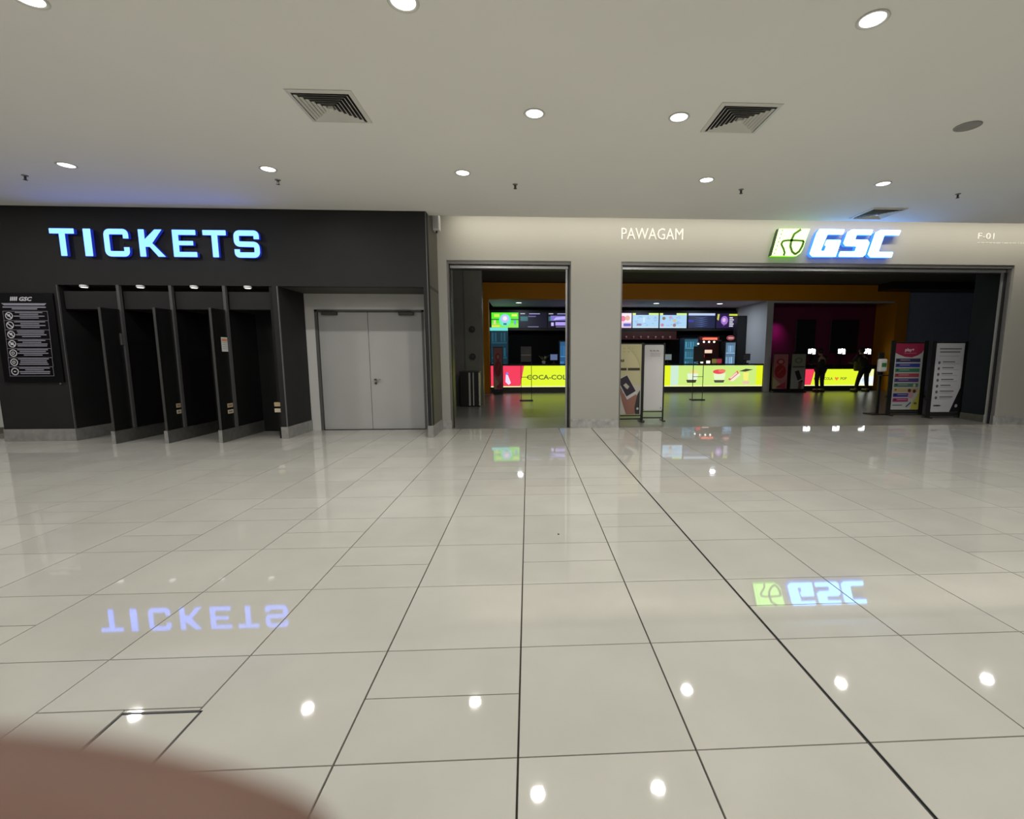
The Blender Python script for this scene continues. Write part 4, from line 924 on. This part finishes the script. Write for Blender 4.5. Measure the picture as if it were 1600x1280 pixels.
# ================================================================== PEOPLE
def skin_mesh(name, V, Eg, R, m, parent, sub=2, root=0):
    me = bpy.data.meshes.new(name); me.from_pydata([Vector(v) for v in V], Eg, []); me.update()
    o = link(name, me, parent, m)
    md = o.modifiers.new('Skin', 'SKIN'); md.use_smooth_shade = True
    sv = me.skin_vertices[0].data
    for i, r in enumerate(R):
        r = (r, r) if not isinstance(r, tuple) else r
        sv[i].radius = r; sv[i].use_root = (i == root)
    s = o.modifiers.new('Sub', 'SUBSURF'); s.levels = sub; s.render_levels = sub
    return o
def person(loc, rz, lab, J, top, bottom, hairc, bag=None):
    """J: joint dictionary in local metres (front = +Y)"""
    t = thing('person', lab, 'person', loc, 'people at the bay counter', rz)
    M_SK = mat('skin', (.36, .21, .15), .5)
    names = ['pel', 'bel', 'che', 'nec', 'hea', 'cro']
    V = [J[n] for n in names]; E_ = [(0, 1), (1, 2), (2, 3), (3, 4), (4, 5)]; R = [(.145, .11), (.13, .10), (.155, .11), .055, (.078, .095), (.06, .07)]
    for s in 'LR':
        b = len(V); V += [J['hip'+s], J['kne'+s], J['ank'+s], J['toe'+s]]; E_ += [(0, b), (b, b+1), (b+1, b+2), (b+2, b+3)]; R += [.09, .058, .04, .038]
        b = len(V); V += [J['sho'+s], J['elb'+s], J['wri'+s], J['han'+s]]; E_ += [(2, b), (b, b+1), (b+1, b+2), (b+2, b+3)]; R += [.058, .042, .028, (.034, .018)]
        wr, ha = Vector(J['wri'+s]), Vector(J['han'+s]); d = (ha-wr).normalized(); sd = d.cross(Vector((0, 0, 1))); sd = sd.normalized() if sd.length > .1 else Vector((0, 1, 0))
        hb = b+3
        for q, ln in enumerate((.065, .078, .07, .055)):
            k = len(V); p0 = ha+sd*(q-1.5)*.018; p1 = p0+d*ln*.55; p2 = p1+d*ln*.45+Vector((0, 0, -.015))
            V += [tuple(p1), tuple(p2)]; E_ += [(hb, k), (k, k+1)]; R += [.008, .007]
        k = len(V); V += [tuple(wr.lerp(ha, .5)+sd*.04), tuple(wr.lerp(ha, .8)+sd*.06)]; E_ += [(b+2, k), (k, k+1)]; R += [.01, .008]
    skin_mesh('body', V, E_, R, M_SK, t)
    # face and ears towards +Y
    hc = Vector(J['hea'])
    bm = bmesh.new()
    bmesh.ops.create_cone(bm, segments=8, radius1=.014, radius2=.004, depth=.04, cap_ends=True, matrix=Matrix.Translation(hc+Vector((0, .1, -.01)))@Matrix.Rotation(-1.2, 4, 'X')); bake('nose', bm, M_SK, t, True)
    for s in (-1, 1):
        bm = bmesh.new(); bmesh.ops.create_uvsphere(bm, u_segments=8, v_segments=6, radius=.03, matrix=Matrix.Translation(hc+Vector((s*.08, 0, 0)))@Matrix.Diagonal((.4, .7, 1, 1))); bake('ear', bm, M_SK, t, True, True)
        bm = bmesh.new(); bmesh.ops.create_uvsphere(bm, u_segments=8, v_segments=6, radius=.011, matrix=Matrix.Translation(hc+Vector((s*.032, .088, .012)))); bake('eye', bm, M_PLASTIC, t, True, True)
    bm = bmesh.new(); bmesh.ops.create_uvsphere(bm, u_segments=16, v_segments=12, radius=.104, matrix=Matrix.Translation(hc+Vector((0, -.02, .045)))@Matrix.Diagonal((.92, 1.05, 1.05, 1))); bake('hair', bm, hairc, t, True, True)
    # shirt
    V = [J['bel'], J['che'], J['nec'], tuple(Vector(J['pel'])+Vector((0, 0, .02)))]; E_ = [(0, 1), (1, 2), (0, 3)]; R = [(.155, .125), (.18, .135), .06, (.17, .14)]
    for s in 'LR':
        b = len(V); el = Vector(J['elb'+s]); wr = Vector(J['wri'+s]); V += [J['sho'+s], J['elb'+s], tuple(el.lerp(wr, .8))]; E_ += [(1, b), (b, b+1), (b+1, b+2)]; R += [.075, .058, .045]
    skin_mesh('shirt', V, E_, R, top, t)
    V = [J['pel']]; E_ = []; R = [(.165, .13)]
    for s in 'LR':
        b = len(V); kn = Vector(J['kne'+s]); an = Vector(J['ank'+s]); V += [J['hip'+s], J['kne'+s], tuple(kn.lerp(an, .92))]; E_ += [(0, b), (b, b+1), (b+1, b+2)]; R += [.108, .078, .062]
    skin_mesh('trousers', V, E_, R, bottom, t)
    for s in 'LR':
        a = Vector(J['ank'+s]); bm = bmesh.new(); bx(bm, a.x-.052, a.x+.062 if s == 'R' else a.x+.052, a.y-.09, a.y+.23, 0, .105, .03); bake('shoe', bm, M_BLACK, t, True, True)
    if bag: bag(t)
    return t
def joints(h=1.66, lean=0, stance=.1, dx=0, arms='down'):
    k = h/1.7; y = lean
    J = dict(pel=(dx, 0, .92*k), bel=(dx, y*.3, 1.08*k), che=(dx, y*.7, 1.28*k), nec=(dx, y, 1.45*k), hea=(dx, y+.03, 1.57*k), cro=(dx, y+.02, 1.66*k))
    for s, q in (('L', -1), ('R', 1)):
        J['hip'+s] = (dx+q*.09, 0, .88*k); J['kne'+s] = (dx*.6+q*(.09+stance*.5), .03, .48*k); J['ank'+s] = (q*(.08+stance), -.02, .09*k); J['toe'+s] = (q*(.09+stance), .13, .04)
        J['sho'+s] = (dx+q*.19, y*.9, 1.38*k)
        if arms == 'down': J['elb'+s] = (dx+q*.25, y*.6-.02, 1.10*k); J['wri'+s] = (dx+q*.24, y*.5+.14, .92*k); J['han'+s] = (dx+q*.23, y*.5+.2, .86*k)
        else: J['elb'+s] = (dx+q*.24, y+.14, 1.14*k); J['wri'+s] = (dx+q*.15, y+.36, 1.12*k); J['han'+s] = (dx+q*.13, y+.44, 1.12*k)
    return J
M_T1 = mat('black_shirt', (.012, .012, .014), .8); M_T2 = mat('black_jacket', (.016, .014, .012), .8); M_TR = mat('dark_trousers', (.01, .01, .02), .8); M_HR = mat('black_hair', (.008, .007, .006), .6)
person((10.85, 15.62, 0), 0, 'slim person in dark clothes standing at the left part of the bay counter', joints(1.58, .05, .02, 0, 'fwd'), M_T1, M_TR, M_HR)
def bag(t):
    bm = bmesh.new(); bx(bm, -.36, -.18, -.10, .03, .78, 1.12, .04); b = bake('shoulder_bag', bm, mat('olive_bag', (.12, .13, .02), .6), t, True, True)
    skin_mesh('bag_strap', [(-.27, -.05, 1.1), (-.2, -.12, 1.3), (.0, -.1, 1.42)], [(0, 1), (1, 2)], [.012]*3, M_BLACK, b, 1)
person((12.45, 15.62, 0), .1, 'person in black with an olive bag leaning over the right part of the bay counter', joints(1.62, .18, .16, .1, 'fwd'), M_T2, M_TR, M_HR, bag)

# photographer's finger and hand, right beside the lens (blurred by its closeness)
def cs(u, v, d):
    """point seen in direction (u,v) from the camera position, d metres ahead, used once to place the real hand"""
    return cam.location+r2*((u-862.4)/736.8*d)+u2*(-(v-652.47)/736.8*d)+fw*d
M_FS = mat('finger_skin_shaded', (.13, .064, .041), .6, noise=.06, nscale=120)  # skin colour darkened to stand in for the shade of the phone
M_FS.node_tree.nodes['Principled BSDF'].inputs['Subsurface Weight'].default_value = .15
M_FS.node_tree.nodes['Principled BSDF'].inputs['Subsurface Scale'].default_value = .004
hd = thing('photographer_hand', 'hand of the person taking the photo, one blurred fingertip across the lower left corner', 'hand', tuple(cs(-300, 1900, .03)))
O = org(hd)
tip = cs(440, 1835, .0150); j1 = cs(-200, 1665, .0150); j2 = cs(-1400, 1640, .0155)
def L_(v): return tuple(Vector(v)-O)
ax = (j2-j1).normalized()
k1 = j1; k2 = j1+ax*.026; k3 = k2+ax*.030+u2*-.006; kn = k3+ax*.040-u2*.022
V = [kn, k3, k2, k1, tip.lerp(k1, .35), tip]
R = [.013, .0105, .0100, .0098, .0096, .0086]
palm = kn+ax*.045-u2*.035-fw*.01; wrist = palm+ax*.05-u2*.05-fw*.02; fore = wrist+ax*.10-u2*.16-fw*.08
n0 = len(V); V += [palm, wrist, fore]; R += [(.03, .016), (.026, .02), (.036, .034)]
E_ = [(0, 1), (1, 2), (2, 3), (3, 4), (4, 5), (0, n0), (n0, n0+1), (n0+1, n0+2)]
for q, ln in ((1, 1.05), (2, .95), (3, .78)):           # middle, ring and little finger curled below
    off = -u2*.019*q+ax*.004*q
    base = kn+off; a1 = base-ax*.038*ln-fw*.004; a2 = a1-ax*.014*ln+fw*.022*-1; a3 = a2+ax*.02*ln-fw*.006
    k = len(V); V += [base, a1, a2, a3]; R += [.011, .0088, .008, .007]; E_ += [(n0, k), (k, k+1), (k+1, k+2), (k+2, k+3)]
k = len(V); tb0 = palm+u2*.02-fw*.018; tb1 = tb0-ax*.032+u2*.012-fw*.012; tb2 = tb1-ax*.026+u2*.004
V += [tb0, tb1, tb2]; R += [.013, .011, .009]; E_ += [(n0, k), (k, k+1), (k+1, k+2)]
skin_mesh('hand_skin', [L_(v) for v in V], E_, R, M_FS, hd, 3, n0)
bm = bmesh.new(); bmesh.ops.create_uvsphere(bm, u_segments=16, v_segments=10, radius=.0055, matrix=Matrix.Translation(Vector(L_(tip.lerp(k1, .12)))+fw*.0062-u2*.006-r2*.004)@Matrix((r2, u2, fw)).transposed().to_4x4()@Matrix.Diagonal((1.25, .95, .25, 1)))
bake('fingernail', bm, mat('nail', (.6, .38, .32), .3), hd, True, True)
